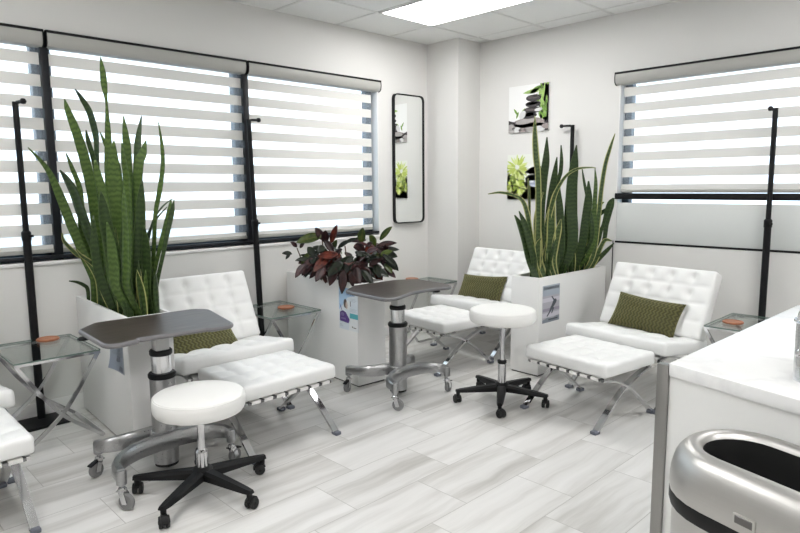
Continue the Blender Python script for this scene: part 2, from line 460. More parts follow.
w2 = bpy.data.objects.new('window_2', None); COL.objects.link(w2); w2.location = (XW, 1.2, RW['z0']); structure(w2)
bm = B()
add_box(bm, (XW+.085, RW['y0'], RW['z0']), (XW+.15, RW['y1'], RW['z0']+.012), .002)
add_box(bm, (XW+.085, RW['y0'], RW['z1']-.05), (XW+.15, RW['y1'], RW['z1']), .003)
for y in (RW['y0'], RW['y1']-.062): add_box(bm, (XW+.085, y, RW['z0']), (XW+.15, y+.062, RW['z1']), .003)
for y in (1.06,): add_box(bm, (XW+.085, y-.05, RW['z0']), (XW+.15, y+.05, RW['z1']), .003)
put(obj('window_frame', bm, M['glare_frame']), w2)
bm = B(); add_box(bm, (XW+.112, RW['y0'], RW['z0']), (XW+.118, RW['y1'], RW['z1']-.04)); put(obj('pane', bm, M['window_glass']), w2)
bm = B(); add_box(bm, (XW-.012, RW['y0'], 1.284), (XW+.05, RW['y1']+.012, 1.332), .005); put(obj('transom_bar', bm, M['black_metal']), w2)
bm = B(); add_box(bm, (XW+.004, RW['y0'], .945), (XW+.012, RW['y1'], 1.256), .001); put(obj('frosted_panel', bm, M['frost']), w2)
bm = B(); add_box(bm, (XW-.004, RW['y0'], .930), (XW+.016, RW['y1'], .945), .002); put(obj('bottom_rail', bm, M['black_metal']), w2)
bm = B(); add_box(bm, (XW-.003, RW['y1']-.004, RW['z0']), (XW+.086, RW['y1']+.002, RW['z1']), .001); put(obj('window_jamb', bm, M['white_trim']), w2)

bm = B(); add_box(bm, (XW-.005, 2.428, .11), (XW, 2.434, .945)); structure(obj('trim_2', bm, M['black_metal']))

# blinds ------------------------------------------------------------------
def blind(label, along, a0, a1, z_top, z_bot, period, phase, group, gl=.006, gr=.006):
    """along 'x': hangs in the left wall; 'y': hangs in the right wall. local x runs along the wall, local y into the wall"""
    if along == 'x': root = thing('roller_blind', label, 'blind', (a0, YW, z_bot), 0, group)
    else: root = thing('roller_blind', label, 'blind', (XW, a1, z_bot), -PI/2, group)
    L = a1-a0; H = z_top-z_bot; hr = .088
    # cassette with rounded belly
    prof = [(-.030, H), (.05, H), (.05, H-hr), (.0, H-hr), (-.020, H-hr+.006), (-.032, H-hr+.022), (-.036, H-hr+.05), (-.034, H-.012)]
    bm = B()
    A = [bm.verts.new((.004, y, z)) for y, z in prof]; C = [bm.verts.new((L-.004, y, z)) for y, z in prof]
    n = len(prof); bm.faces.new(A); bm.faces.new(C[::-1])
    for k in range(n): bm.faces.new((A[k], C[k], C[(k+1) % n], A[(k+1) % n]))
    hd = obj('headrail', bm, M['headrail'], root)
    bm = B()
    add_box(bm, (0, -.038, H-.006), (L, .052, H+.009), .002)
    obj('cover_strip', bm, M['black_metal'], hd)
    for x in (0, L-.006):
        bm = B(); prof2 = [(y*1.06-.001, z+(.004 if z > H-.05 else -.003)) for y, z in prof]
        A = [bm.verts.new((x, y, z)) for y, z in prof2]; C = [bm.verts.new((x+.006, y, z)) for y, z in prof2]
        bm.faces.new(A); bm.faces.new(C[::-1])
        for k in range(n): bm.faces.new((A[k], C[k], C[(k+1) % n], A[(k+1) % n]))
        obj('end_cap', bm, M['black_metal'], hd)
    # fabric sheet: alternating woven and sheer bands
    bm = B(); g = .006; y = .036
    z = H-hr+.01; k = 0; zs = [z]; mats = []
    zz = z - phase
    sheer = True
    while zz > .03:
        zs.append(zz); mats.append(0 if not sheer else 1); zz -= period*(.55 if sheer else .45); sheer = not sheer
    zs.append(.025); mats.append(0 if not sheer else 1)
    prev = None
    for i, z in enumerate(zs):
        row = [bm.verts.new((x, y, z)) for x in (gl, L-gr)]
        if prev:
            f = bm.faces.new((prev[0], prev[1], row[1], row[0])); f.material_index = mats[i-1]
        prev = row
    obj('fabric', bm, [M['blind_band'], M['blind_sheer']], root, recalc=False)
    bm = B(); add_box(bm, (gl, y-.008, .0), (L-gr, y+.008, .026), .006); obj('bottom_bar', bm, M['headrail'], root)
    return root
BG = 'banded roller blinds in the left wall window'
blind('banded roller blind left of the left black mullion', 'x', -.24, MULL[0]-.006, 2.325, LW['z0']+.045, .1275, .038, BG)
blind('widest banded roller blind, hanging between the two black mullions behind tall snake plant', 'x', MULL[0]+.006, MULL[1]-.006, 2.325, LW['z0']+.045, .1275, .038, BG)
blind('banded roller blind between the right mullion and the mirror', 'x', MULL[1]+.006, 3.885, 2.325, LW['z0']+.045, .1275, .038, BG, .006, .062)
blind('banded roller blind above the frosted panel in the right wall window', 'y', -.30, 2.45, 2.275, 1.336, .1275, .03, 'banded roller blind in the right wall window', .05, .006)

# ceiling lights -----------------------------------------------------------
def ceiling_light(x, y, label):
    root = thing('ceiling_light', label, 'ceiling light', (x, y, ZC-.006), 0, 'recessed ceiling lights')
    bm = B()
    for lo, hi in (((-.30, -.605, -.004), (.30, -.585, .008)), ((-.30, .585, -.004), (.30, .605, .008)), ((-.30, -.605, -.004), (-.28, .605, .008)), ((.28, -.605, -.004), (.30, .605, .008))):
        add_box(bm, lo, hi)
    obj('frame', bm, M['white_trim'], root)
    bm = B(); add_box(bm, (-.281, -.586, -.002), (.281, .586, .004)); obj('diffuser', bm, M['lamp'], root)
ceiling_light(3.72, 3.10, 'bright rectangular ceiling light panel near the corner column')
for x, y in ((.67, 3.10-.61), (3.72, .05), (.67, -.56), (-1.2, 1.0), (2.2, -1.8)):  # unseen panels added to light the room
    ceiling_light(x, y, 'unseen rectangular ceiling light panel, added to light the room')

# mirror -------------------------------------------------------------------
mr = thing('wall_mirror', 'tall narrow mirror with rounded black frame on left wall beside the corner', 'mirror', (4.235, YW-.010, 1.65), R_(-2.2))
def rr2(w, h, r): return round_poly([(-w/2, -h/2), (w/2, -h/2), (w/2, h/2), (-w/2, h/2)], r, 8)
def ring_prism(bm, o_, i_, y0, y1):
    n = len(o_)
    V = [[bm.verts.new((x, y, z)) for x, z in P_] for P_, y in ((o_, y0), (i_, y0), (i_, y1), (o_, y1))]
    for k in range(n):
        k2 = (k+1) % n
        for a in range(4): bm.faces.new((V[a][k], V[a][k2], V[(a+1) % 4][k2], V[(a+1) % 4][k]))
bm = B(); ring_prism(bm, rr2(.385, 1.19, .055), rr2(.363, 1.168, .046), -.032, -.001); obj('frame', bm, M['black_metal'], mr)
bm = B(); vs = [bm.verts.new((x, -.022, z)) for x, z in rr2(.366, 1.171, .047)]; vb = [bm.verts.new((x, -.016, z)) for x, z in rr2(.366, 1.171, .047)]
bm.faces.new(vs); bm.faces.new(vb[::-1])
for k in range(len(vs)): bm.faces.new((vs[k], vb[k], vb[(k+1) % len(vs)], vs[(k+1) % len(vs)]))
obj('mirror_glass', bm, M['mirror'], mr)

# flat art helper ------------------------------------------------------------
def ell(cx, cy, rx, ry, n=20, rot=0, wob=0, seed=0):
    rnd = random.Random(seed); out = []
    for k in range(n):
        a = 2*PI*k/n; s = 1+wob*(rnd.random()-.5)
        x, y = rx*s*math.cos(a), ry*s*math.sin(a)
        out.append((cx+x*math.cos(rot)-y*math.sin(rot), cy+x*math.sin(rot)+y*math.cos(rot)))
    return out
def leafshape(x, y, l, w, a, n=8):
    pts = []
    for k in range(n+1):
        s = k/n; pts.append((s*l, w/2*math.sin(PI*s)**.8 if 0 < s < 1 else 0))
    for k in range(n-1, 0, -1):
        s = k/n; pts.append((s*l, -w/2*math.sin(PI*s)**.8))
    return [(x+px*math.cos(a)-py*math.sin(a), y+px*math.sin(a)+py*math.cos(a)) for px, py in pts]
PM = {}
def pmat(col, rough=.55):
    key = (tuple(col), rough)
    if key not in PM: PM[key] = simple('print_ink', col, rough)
    return PM[key]
def flat_art(bm, W, H, shapes, mats, y0, step=.00025):
    """shapes in 0..1 coordinates clipped to the sheet, layered towards -y"""
    for i, (mi, poly) in enumerate(shapes):
        y = y0 - step*(i//6+1)
        pl = [((min(1, max(0, u))-.5)*W, (min(1, max(0, v))-.5)*H) for u, v in poly]
        vs = []
        for p in pl:
            if not vs or (Vector(p)-Vector((vs[-1].co.x, vs[-1].co.z))).length > 1e-5: vs.append(bm.verts.new((p[0], y, p[1])))
        if len(vs) > 2 and (vs[0].co-vs[-1].co).length > 1e-5:
            f = bm.faces.new(vs); f.material_index = mi
def clip(poly):
    def cut(P_, ax, lim, sgn):
        out = []
        for i in range(len(P_)):
            a, b = P_[i-1], P_[i]
            ia, ib = sgn*(a[ax]-lim) >= 0, sgn*(b[ax]-lim) >= 0
            if ia != ib:
                s = (lim-a[ax])/(b[ax]-a[ax]); out.append((a[0]+(b[0]-a[0])*s, a[1]+(b[1]-a[1])*s))
            if ib: out.append(b)
        return out
    for ax, lim, sgn in ((0, .0, 1), (0, 1., -1), (1, .0, 1), (1, 1., -1)):
        if len(poly) < 3: return []
        poly = cut(poly, ax, lim, sgn)
    return poly
def canvas(label, yc, zc, W, H, shapes, mats, bg):
    root = thing('canvas_print', label, 'picture', (XW, yc, zc), -PI/2)
    bm = B(); add_box(bm, (-W/2, -.016, -H/2), (W/2, -.001, H/2), .002); obj('canvas', bm, bg, root)
    bm = B(); flat_art(bm, W, H, [(m, clip(p)) for m, p in shapes if len(clip(p)) > 2], mats, -.0162)
    for f in bm.faces: f.normal_update()
    o = obj('print', bm, mats, root, recalc=False)
    for p in o.data.polygons: p.use_smooth = False
    return root
rnd = random.Random(3)
mats = [pmat(c) for c in ((.80, .80, .79), (.035, .03, .032), (.10, .085, .085), (.30, .26, .25), (.36, .34, .33), (.16, .30, .05), (.30, .46, .13), (.012, .014, .01), (.60, .60, .60), (.24, .225, .22))]
sh = [(0, [(0, 0), (1, 0), (1, 1), (0, 1)])]
sh += [(7, [(.80, .1), (1, .1), (1, 1), (.84, 1), (.78, .8)])]
for k in range(26):
    sh.append((rnd.choice((5, 6, 5)), leafshape(rnd.uniform(.74, .98), rnd.uniform(.32, 1), rnd.uniform(.1, .25), rnd.uniform(.03, .07), rnd.choice((1, -1))*rnd.uniform(.7, 2.2))))
sh += [(6, leafshape(.86, .88, .50, .09, PI+.10)), (5, leafshape(.80, .95, .3, .10, PI+.5)), (6, leafshape(.90, 1.0, .55, .07, -1.75)), (5, leafshape(.25, .36, .2, .05, 2.2)), (6, leafshape(.3, .36, .2, .05, .9)), (5, leafshape(.20, .30, .16, .05, 1.2))]
sh += [(1, [(0, 0), (1, 0), (1, .25), (.9, .16), (.5, .2), (.1, .24), (0, .27)])]
sh += [(3, ell(.52, .19, .40, .115, 24, 0, .05, 1)), (4, ell(.42, .225, .24, .055, 20, .1, .1, 2))]
for k, (cx, cy, rx, ry) in enumerate(((.07, .12, .1, .07), (.2, .06, .13, .06), (.36, .04, .1, .05), (.55, .05, .14, .05), (.78, .05, .15, .06), (.95, .10, .1, .06), (.06, .03, .1, .04))):
    sh.append(((4, 8, 3)[k % 3], ell(cx, cy, rx, ry, 18, 0, .08, k)))
for cx, cy, rx, ry in ((.52, .345, .20, .07), (.60, .455, .22, .072), (.62, .58, .19, .066), (.63, .71, .19, .072)):
    sh += [(1, ell(cx, cy, rx, ry, 22, 0, .05, 5)), (2, ell(cx-.01, cy+.016, rx*.75, ry*.45, 18)), (9, ell(cx+.05, cy+.03, rx*.38, ry*.18, 14))]
sh += [(8, ell(.36, .37, .10, .07, 16, .9)), (8, ell(.76, .455, .10, .035, 14, .1))]
canvas('upper square canvas print of stacked dark stones with bamboo leaves', 3.27, 2.083, .42, .41, sh, mats, mats[0])
mats2 = [pmat(c) for c in ((.74, .76, .70), (.016, .014, .014), (.10, .075, .06), (.30, .40, .05), (.48, .58, .12), (.62, .70, .26), (.45, .50, .62), (.72, .76, .84), (.24, .33, .06))]
sh = [(0, [(0, 0), (1, 0), (1, 1), (0, 1)]), (1, [(0, 0), (1, 0), (1, .30), (.7, .34), (.4, .40), (.1, .55), (0, .6)]), (2, [(0, 0), (1, 0), (1, .05), (0, .08)])]
sh += [(1, [(.44, .60), (.6, .70), (.78, .74), (1, .70), (1, .52), (.8, .55), (.6, .56)])]
sh += [(6, ell(.68, .40, .20, .12, 20)), (7, ell(.66, .46, .19, .09, 20)), (6, ell(.70, .33, .15, .05, 20)), (7, ell(.67, .39, .1, .03, 14))]
for k in range(70):
    a = rnd.uniform(0, 2*PI); l = rnd.uniform(.14, .30)
    sh.append((rnd.choice((3, 4, 5, 4, 5)), leafshape(.26+.05*math.cos(a), .72+.05*math.sin(a), l, .045, a)))
for cx, cy, r_ in ((.26, .42, .20), (.14, .30, .16), (.34, .27, .17)):
    for k in range(24):
        a = rnd.uniform(0, 2*PI); sh.append((rnd.choice((3, 4, 5, 8, 5)), leafshape(cx+.03*math.cos(a), cy+.03*math.sin(a), r_*rnd.uniform(.6, 1), .06, a)))
canvas('lower square canvas print of a yellow-green flower beside dark stones', 3.277, 1.477, .42, .405, sh, mats2, mats2[0])

# ------------------------------------------------------------------ cushions, chairs, ottomans
def cushion_bm(sx, sy, h, seams_x, seams_y, buttons, puff=.018, groove=.010, dimple=.02, r=.02, res=46, crown=.006):
    """box cushion centred on the origin in x,y and from z=0 to h, quilted on top"""
    def axis(s, n):
        m = s/2
        edge = [0, .12*r, .35*r, .7*r, r]
        inner = [-m + r + (s-2*r)*k/n for k in range(1, n)]
        return [-m+e for e in edge] + inner + [m-e for e in edge[::-1]]
    xs = axis(sx, int(res*max(1, sx/.6))); ys = axis(sy, int(res*max(.7, sy/.6)))
    bm = B()
    def rnd_edge(x, y):
        d = min(sx/2-abs(x), sy/2-abs(y))
        return 0 if d >= r else r - math.sqrt(max(0, r*r-(r-d)**2))
    def topz(x, y):
        z = h - rnd_edge(x, y)
        dx = min([abs(x-s) for s in seams_x] or [9]); dy = min([abs(y-s) for s in seams_y] or [9])
        inside = min(1, max(0, min(sx/2-abs(x), sy/2-abs(y))/(.05)))
        ez = 0
        ez -= groove*math.exp(-(dx/.011)**2)*inside + groove*math.exp(-(dy/.009)**2)*inside
        for bx, by in buttons:
            q = ((x-bx)**2 + (y-by)**2)
            if q < .02: ez -= dimple*math.exp(-q/.0009) + dimple*.4*math.exp(-q/.004)
        u, v = 2*x/sx, 2*y/sy
        ez += crown*(1-u*u)*(1-v*v)
        ez += puff*.35*(1-math.exp(-(dx/.03)**2))*(1-math.exp(-(dy/.03)**2))*inside
        ez += .0025*noise.noise(Vector((x*14, y*14, sx*5)))
        return z + ez*1.0
    def corner(x, y):   # round plan corners
        rc = .022; ax, ay = sx/2-abs(x), sy/2-abs(y)
        if ax < rc and ay < rc:
            vx, vy = rc-ax, rc-ay; l = math.hypot(vx, vy); m = max(vx, vy)
            if l > 1e-9:
                k = m/l; return (math.copysign(sx/2-rc+vx*k, x), math.copysign(sy/2-rc+vy*k, y))
        return (x, y)
    T = [[bm.verts.new((*corner(x, y), topz(x, y))) for y in ys] for x in xs]
    Bt = [[bm.verts.new((*corner(x, y), rnd_edge(x, y)*.7)) for y in ys] for x in xs]
    nx, ny = len(xs), len(ys)
    for i in range(nx-1):
        for j in range(ny-1):
            bm.faces.new((T[i][j], T[i+1][j], T[i+1][j+1], T[i][j+1])); bm.faces.new((Bt[i][j], Bt[i][j+1], Bt[i+1][j+1], Bt[i+1][j]))
    loop = [(i, 0) for i in range(nx)] + [(nx-1, j) for j in range(1, ny)] + [(i, ny-1) for i in range(nx-2, -1, -1)] + [(0, j) for j in range(ny-2, 0, -1)]
    for k in range(len(loop)):
        a, b = loop[k], loop[(k+1) % len(loop)]
        bm.faces.new((Bt[a[0]][a[1]], Bt[b[0]][b[1]], T[b[0]][b[1]], T[a[0]][a[1]]))
    return bm
def grid(n, s): return [-s/2 + s*k/n for k in range(1, n)]
CW = .748
def make_chair(label, loc, rz):
    root = thing('lounge_chair', label, 'lounge chair', loc, rz, 'white tufted lounge chairs')
    # frame: x = +-.33 ; local -y is the front
    sx = .325
    for s in (-1, 1):
        bm = B()
        # long bar: front foot -> crossing -> top of back
        add_bar(bm, spline([(s*sx, -.30, .012), (s*sx, -.20, .10), (s*sx, -.06, .215), (s*sx, .13, .34), (s*sx, .255, .52), (s*sx, .352, .79)], 8), (1, 0, 0), .034, .013)
        obj('back_bar', bm, M['chrome'], root)
        bm = B()
        add_bar(bm, spline([(s*sx, .34, .012), (s*sx, .24, .085), (s*sx, .10, .20), (s*sx, -.05, .30), (s*sx, -.20, .345), (s*sx, -.30, .335)], 8), (1, 0, 0), .034, .013)
        obj('seat_bar', bm, M['chrome'], root)
        for y in (-.305, .345):
            bm = B(); add_box(bm, (s*sx-.020, y-.026, 0), (s*sx+.020, y+.026, .021), .006); obj('foot_cap', bm, M['foot_cap'], root)
    for y, z in ((-.285, .325), (.16, .345), (.338, .74)):
        bm = B(); add_bar(bm, [(-sx, y, z), (sx, y, z)], (0, 1, 0) if z < .5 else (0, .4, 1), .030, .011); obj('cross_rail', bm, M['rail'], root)
    for k in range(7):
        x = -.285 + k*.095
        bm = B(); add_bar(bm, spline([(x, -.292, .31), (x, -.298, .345), (x, -.15, .335), (x, .05, .330), (x, .165, .355)], 4), (1, 0, 0), .062, .005); obj('strap', bm, M['strap'], root)
    # seat cushion, slightly raked
    bm = cushion_bm(CW, .52, .085, grid(5, CW), grid(3, .52), [(x, y) for x in grid(5, CW) for y in grid(3, .52)], dimple=.010, groove=.005)
    c = obj('seat_cushion', bm, M['leather'], root, 60)
    c.location = (0, -.055, .335); c.rotation_euler = (math.radians(-7), 0, 0)
    # back cushion
    H = .472
    rows = [-H/2 + H*k/4 for k in range(1, 4)]; mids = [-H/2 + H*(k+.5)/4 for k in range(4)]
    bm = cushion_bm(CW, H, .095, grid(5, CW), rows, [(x, y) for x in grid(5, CW) for y in mids[1:]], dimple=.016, groove=.006)
    # stand it up: local z of the cushion faces the front (-y) and its y runs up the back
    ang = math.radians(65)
    b = obj('back_cushion', bm, M['leather'], root, 60)
    b.rotation_euler = (ang, 0, 0)
    up = Vector((0, math.cos(ang), math.sin(ang))); nrm = Vector((0, -math.sin(ang), math.cos(ang)))
    b.location = Vector((0, .165, .372)) + up*(H/2) - nrm*.0
    return root
OW, OD = .60, .50
def make_ottoman(label, loc, rz):
    root = thing('ottoman', label, 'ottoman', loc, rz, 'white tufted ottomans')
    sx = .265
    for s in (-1, 1):
        for d in (-1, 1):
            bm = B()
            add_bar(bm, spline([(s*sx, d*.275, .012), (s*sx, d*.215, .065), (s*sx, d*.10, .16), (s*sx, 0, .225), (s*sx, -d*.10, .27), (s*sx, -d*.19, .295), (s*sx, -d*.235, .302)], 8), (1, 0, 0), .036, .013)
            obj('leg', bm, M['chrome'], root)
            bm = B(); add_box(bm, (s*sx-.019, d*.278-.024, 0), (s*sx+.019, d*.278+.024, .021), .006); obj('foot_cap', bm, M['foot_cap'], root)
    for y in (-.225, .225):
        bm = B(); add_bar(bm, [(-sx, y, .302), (sx, y, .302)], (0, 1, 0), .030, .014); obj('cross_rail', bm, M['rail'], root)
    for k in range(7):
        x = -.225 + k*.075
        bm = B(); add_bar(bm, [(x, -.243, .298), (x, -.247, .312), (x, -.15, .314), (x, .15, .314), (x, .247, .312), (x, .243, .298)], (1, 0, 0), .052, .005); obj('strap', bm, M['strap'], root)
    bm = cushion_bm(OW, OD, .078, grid(5, OW), grid(4, OD), [(x, y) for x in grid(5, OW) for y in grid(4, OD)], dimple=.007, groove=.004)
    c = obj('cushion', bm, M['leather'], root, 60); c.location = (0, 0, .319)
    return root
R = math.radians
ch = make_chair('white tufted lounge chair under the left window, between snake plant and side table', (1.858, 3.545, 0), 0)
dup(ch, (.33, 3.67, 0), 0, 'white lounge chair cut by the left edge of the photo')
dup(ch, (4.275, 3.31, 0), R(-93), 'white tufted lounge chair in the far corner, half hidden by planter')
dup(ch, (4.05, 1.83, 0), R(-97), 'white tufted lounge chair below the frosted panel of the right window')
ot = make_ottoman('white ottoman in front of the lounge chair under the left window', (1.858, 2.975, 0), 0)
dup(ot, (.345, 3.06, 0), 0, 'white ottoman with chrome leg cut by the left edge of the photo')
dup(ot, (3.655, 3.255, 0), R(-97), 'white ottoman in front of the far corner chair, behind the round stool')
dup(ot, (3.465, 1.875, 0), R(-98), 'white ottoman beside the counter, in front of the right window chair')

# pillows -----------------------------------------------------------------
def pillow_bm(w, h, t_, n=26):
    bm = B(); uvl = bm.loops.layers.uv.new('UVMap'); UV = {}
    def pt(i, j, s):
        u, v = -1+2*i/n, -1+2*j/n
        k = ((1-abs(u)**2.6)*(1-abs(v)**2.6))**.55 if abs(u) < 1 and abs(v) < 1 else 0
        px = u*w/2*(1-.05*(1-v*v)); py = v*h/2*(1-.09*(1-u*u))
        return Vector((px, py, s*t_/2*k + .004*noise.noise(Vector((u*3, v*3, s)))*k))
    grids = []
    for s in (1, -1):
        g = [[None]*(n+1) for _ in range(n+1)]
        for i in range(n+1):
            for j in range(n+1):
                if s == -1 and (i in (0, n) or j in (0, n)): g[i][j] = grids[0][i][j]
                else:
                    g[i][j] = bm.verts.new(pt(i, j, s))
                UV[g[i][j]] = (i/n, j/n)
        grids.append(g)
        for i in range(n):
            for j in range(n):
                q = (g[i][j], g[i+1][j], g[i+1][j+1], g[i][j+1])
                f = bm.faces.new(q if s == 1 else q[::-1])
                for lp in f.loops: lp[uvl].uv = UV[lp.vert]
    return bm
def pillow(label, loc, rot, w=.50, h=.255):
    o = obj('lumbar_pillow', pillow_bm(w, h, .105), M['olive'], None, 70)
    o.location = loc; o.rotation_euler = rot
    return tag(o, label, 'pillow', 'olive lumbar pillows')
def pillow_on(chair_loc, crz, lx, label, tilt=0, dy=0, dz=0, lean=60):
    m = Matrix.Translation(chair_loc) @ Matrix.Rotation(crz, 4, 'Z')
    lean = R(lean)
    p = m @ Vector((lx, .098+dy, .515+dz))
    rot = (Matrix.Rotation(crz, 3, 'Z') @ Matrix.Rotation(lean, 3, 'X') @ Matrix.Rotation(tilt, 3, 'Z')).to_euler()
    return pillow(label, p, rot)
pillow_on((1.858, 3.545, 0), 0, -.085, 'olive green patterned pillow on the chair under the left window', R(2), -.055, -.072, 40)
pillow_on((4.275, 3.31, 0), R(-93), -.12, 'olive green pillow on the far corner chair, partly behind planter', R(3), -.01, -.02)
pillow_on((4.05, 1.83, 0), R(-97), -.012, 'olive green pillow on the chair below the right window, fully in view', R(-3))

# side tables -----------------------------------------------------------------
def make_side_table(label, loc, rz):
    root = thing('side_table', label, 'side table', loc, rz, 'glass side tables with chrome legs')
    w, d, z = .43, .54, .51
    bm = B(); add_prism(bm, round_poly([(-w/2, -d/2), (w/2, -d/2), (w/2, d/2), (-w/2, d/2)], .012, 3), z-.008, z, 0, 1); obj('glass_top', bm, [M['glass'], M['glass_edge']], root)
    for y in (-d/2+.017, d/2-.017):
        for s in (-1, 1):
            bm = B()
            o_ = .007 if s > 0 else -.007
            add_bar(bm, spline([(s*(w/2-.01), y+o_, z-.018), (s*(w/2-.05), y+o_, z-.085), (s*.075, y+o_, .28), (-s*.02, y+o_, .16), (-s*.20, y+o_, .012)], 8), (0, 1, 0), .014, .019)
            obj('leg', bm, M['chrome'], root)
        bm = B(); add_bar(bm, [(-w/2+.004, y, z-.016), (w/2-.004, y, z-.016)], (0, 1, 0), .026, .014); obj('top_rail', bm, M['chrome'], root)
    for s in (-1, 1):
        bm = B(); add_bar(bm, [(s*.20, -d/2+.02, .010), (s*.20, d/2-.02, .010)], (1, 0, 0), .024, .012); obj('floor_rail', bm, M['chrome'], root)
        bm = B(); add_bar(bm, [(s*(w/2-.012), -d/2+.02, z-.016), (s*(w/2-.012), d/2-.02, z-.016)], (1, 0, 0), .014, .008); obj('side_rail', bm, M['chrome'], root)
    return root
T1, T2, T3, T4 = (.975, 3.885), (2.525, 3.89), (4.215, 3.985), (4.365, 1.215)
st1 = make_side_table('glass side table with chrome crossed legs beside the nearest snake plant planter', (*T1, 0), 0)
dup(st1, (*T2, 0), 0, 'glass side table between left window chair and the croton planter')
s3 = dup(st1, (*T3, 0), R(-90), 'glass side table in the far corner behind the dark-topped table')
s3.scale = (.86, 1, 1)
dup(st1, (*T4, 0), R(-90), 'glass side table behind the white counter, below the right window')

def make_coaster(label, loc, rz):
    root = thing('coaster', label, 'coaster', loc, rz, 'round amber coasters')
    bm = B(); add_lathe(bm, [(0, 0), (.057, 0), (.061, .003), (.061, .011), (.058, .014), (.050, .014), (.048, .012), (0, .012)], (0, 0, 0), 32, 0, False); obj('coaster_disc', bm, M['coaster'], root)
    bm = B(); add_tube(bm, [(.0608*math.cos(a*PI/16), .0608*math.sin(a*PI/16), .007) for a in range(33)], .0024, 6, False); obj('rim', bm, M['amber_top'], root)
    return root
def flat(p, z): return (p.x, p.y, z)
co1 = make_coaster('round amber coaster on the glass table nearest the left edge', flat(at_z(48, 340, .512), .511), 0)
dup(co1, flat(at_z(286, 308, .512), .511), .5, 'round amber coaster on the glass table between left window chair and croton')
dup(co1, flat(at_z(733, 323, .512), .511), .9, 'round amber coaster on the glass table behind the white counter')
dup(co1, flat(at_z(412, 279.5, .512), .511), 1.3, 'round amber coaster on the far corner glass table, behind dark-topped table')

# poles ------------------------------------------------------------------------
def make_pole(label, loc, rz, arm=(1, 0), al=.105, plate=(-.16, .16)):
    root = thing('pole_stand', label, 'pole stand', loc, rz, 'black pole stands with a short top arm')
    bm = B(); add_box(bm, (plate[0], -.17, 0), (plate[1], .05, .016), .004); obj('base_plate', bm, M['black_metal'], root)
    bm = B(); add_cyl(bm, (0, 0, .012), (0, 0, 1.12), .0225, 20); obj('lower_tube', bm, M['black_metal'], root)
    bm = B(); add_lathe(bm, [(.0225, 1.10), (.026, 1.105), (.026, 1.15), (.018, 1.16)], (0, 0, 0), 20); add_cyl(bm, (.015, -.012, 1.128), (.03, -.026, 1.128), .008, 10); obj('collar', bm, M['black_metal'], root)
    bm = B(); add_cyl(bm, (0, 0, 1.14), (0, 0, 1.90), .0165, 20); obj('upper_tube', bm, M['black_metal'], root)
    bm = B(); add_tube(bm, [(0, 0, 1.880), (arm[0]*.02, arm[1]*.02, 1.896), (arm[0]*al, arm[1]*al, 1.898)], .010, 10)
    a = obj('top_arm', bm, M['black_metal'], root)
    bm = B(); add_lathe(bm, [(0, -.017), (.012, -.014), (.018, 0), (.012, .014), (0, .017)], (arm[0]*al, arm[1]*al, 1.898), 14, 0, False); obj('knob', bm, M['black_metal'], a)
    return root
make_pole('black pole stand behind the glass table nearest the left edge', (1.0, 4.165, 0), 0, (.3, -1), .075, (-.18, .13))
pb, pt = at_y(262, 337, 4.165), at_y(248.7, 121, 4.165)
p2 = make_pole('black pole stand beside the right mullion, behind left window chair', (pb.x - (pt.x-pb.x)/(pt.z-pb.z)*pb.z, 4.165, .004), 0, (1, 0), .085, (-.29, .03))
p2.rotation_euler = (0, math.atan2(pt.x-pb.x, pt.z-pb.z), 0)
make_pole('black pole stand against the right wall, behind the snake plant and canvas prints', (4.785, 2.80, 0), R(-90), (-1, 0), .105, (-.07, .045))
make_pole('black pole stand in front of the right window blind', (4.785, 1.287, 0), R(-90), (-1, -.3), .028)

# planters -------------------------------------------------------------------
PH = .735
def turned(x, y, pivot, a):
    dx, dy = x-pivot[0], y-pivot[1]
    return (pivot[0]+dx*math.cos(a)-dy*math.sin(a), pivot[1]+dx*math.sin(a)+dy*math.cos(a))
def make_planter(label, lo, hi, turn):
    c = turned((lo[0]+hi[0])/2, (lo[1]+hi[1])/2, lo, turn); cx, cy = c
    root = thing('planter_box', label, 'planter', (cx, cy, 0), turn, 'white rectangular planters')
    w, d = hi[0]-lo[0], hi[1]-lo[1]; tk = .016
    bm = B()
    o_ = [(-w/2, -d/2), (w/2, -d/2), (w/2, d/2), (-w/2, d/2)]; i_ = [(-w/2+tk, -d/2+tk), (w/2-tk, -d/2+tk), (w/2-tk, d/2-tk), (-w/2+tk, d/2-tk)]
    V = [[bm.verts.new((x, y, z)) for x, y in P_] for P_, z in ((o_, .012), (o_, PH), (i_, PH), (i_, .5))]
    for a in range(3):
        for k in range(4): bm.faces.new((V[a][k], V[a][(k+1) % 4], V[a+1][(k+1) % 4], V[a+1][k]))
    bm.faces.new(V[0][::-1]); bm.faces.new(V[3])
    es = [e for e in bm.edges if abs(e.verts[0].co.z-PH) < 1e-4 and abs(e.verts[1].co.z-PH) < 1e-4 or (abs(e.verts[0].co.x-e.verts[1].co.x)+abs(e.verts[0].co.y-e.verts[1].co.y) < 1e-5)]
    bmesh.ops.bevel(bm, geom=es, offset=.002, segments=2, profile=.5, affect='EDGES')
    obj('box', bm, M['planter'], root)
    bm = B(); add_box(bm, (-w/2+.008, -d/2+.008, 0), (w/2-.008, d/2-.008, .014)); obj('plinth', bm, M['planter_foot'], root)
    bm = B(); n = 16
    g = [[bm.verts.new((-w/2+tk+(w-2*tk)*i/6, -d/2+tk+(d-2*tk)*j/n, PH-.055+.012*noise.noise(Vector((i*.9, j*.7, cx))))) for j in range(n+1)] for i in range(7)]
    for i in range(6):
        for j in range(n): bm.faces.new((g[i][j], g[i+1][j], g[i+1][j+1], g[i][j+1]))
    obj('soil', bm, M['soil'], root, recalc=False)
    return root
P1 = ((1.207, 3.262), (1.447, 4.19)); P2 = ((2.757, 3.24), (3.007, 4.17)); P3 = ((3.835, 2.478), (4.79, 2.725))
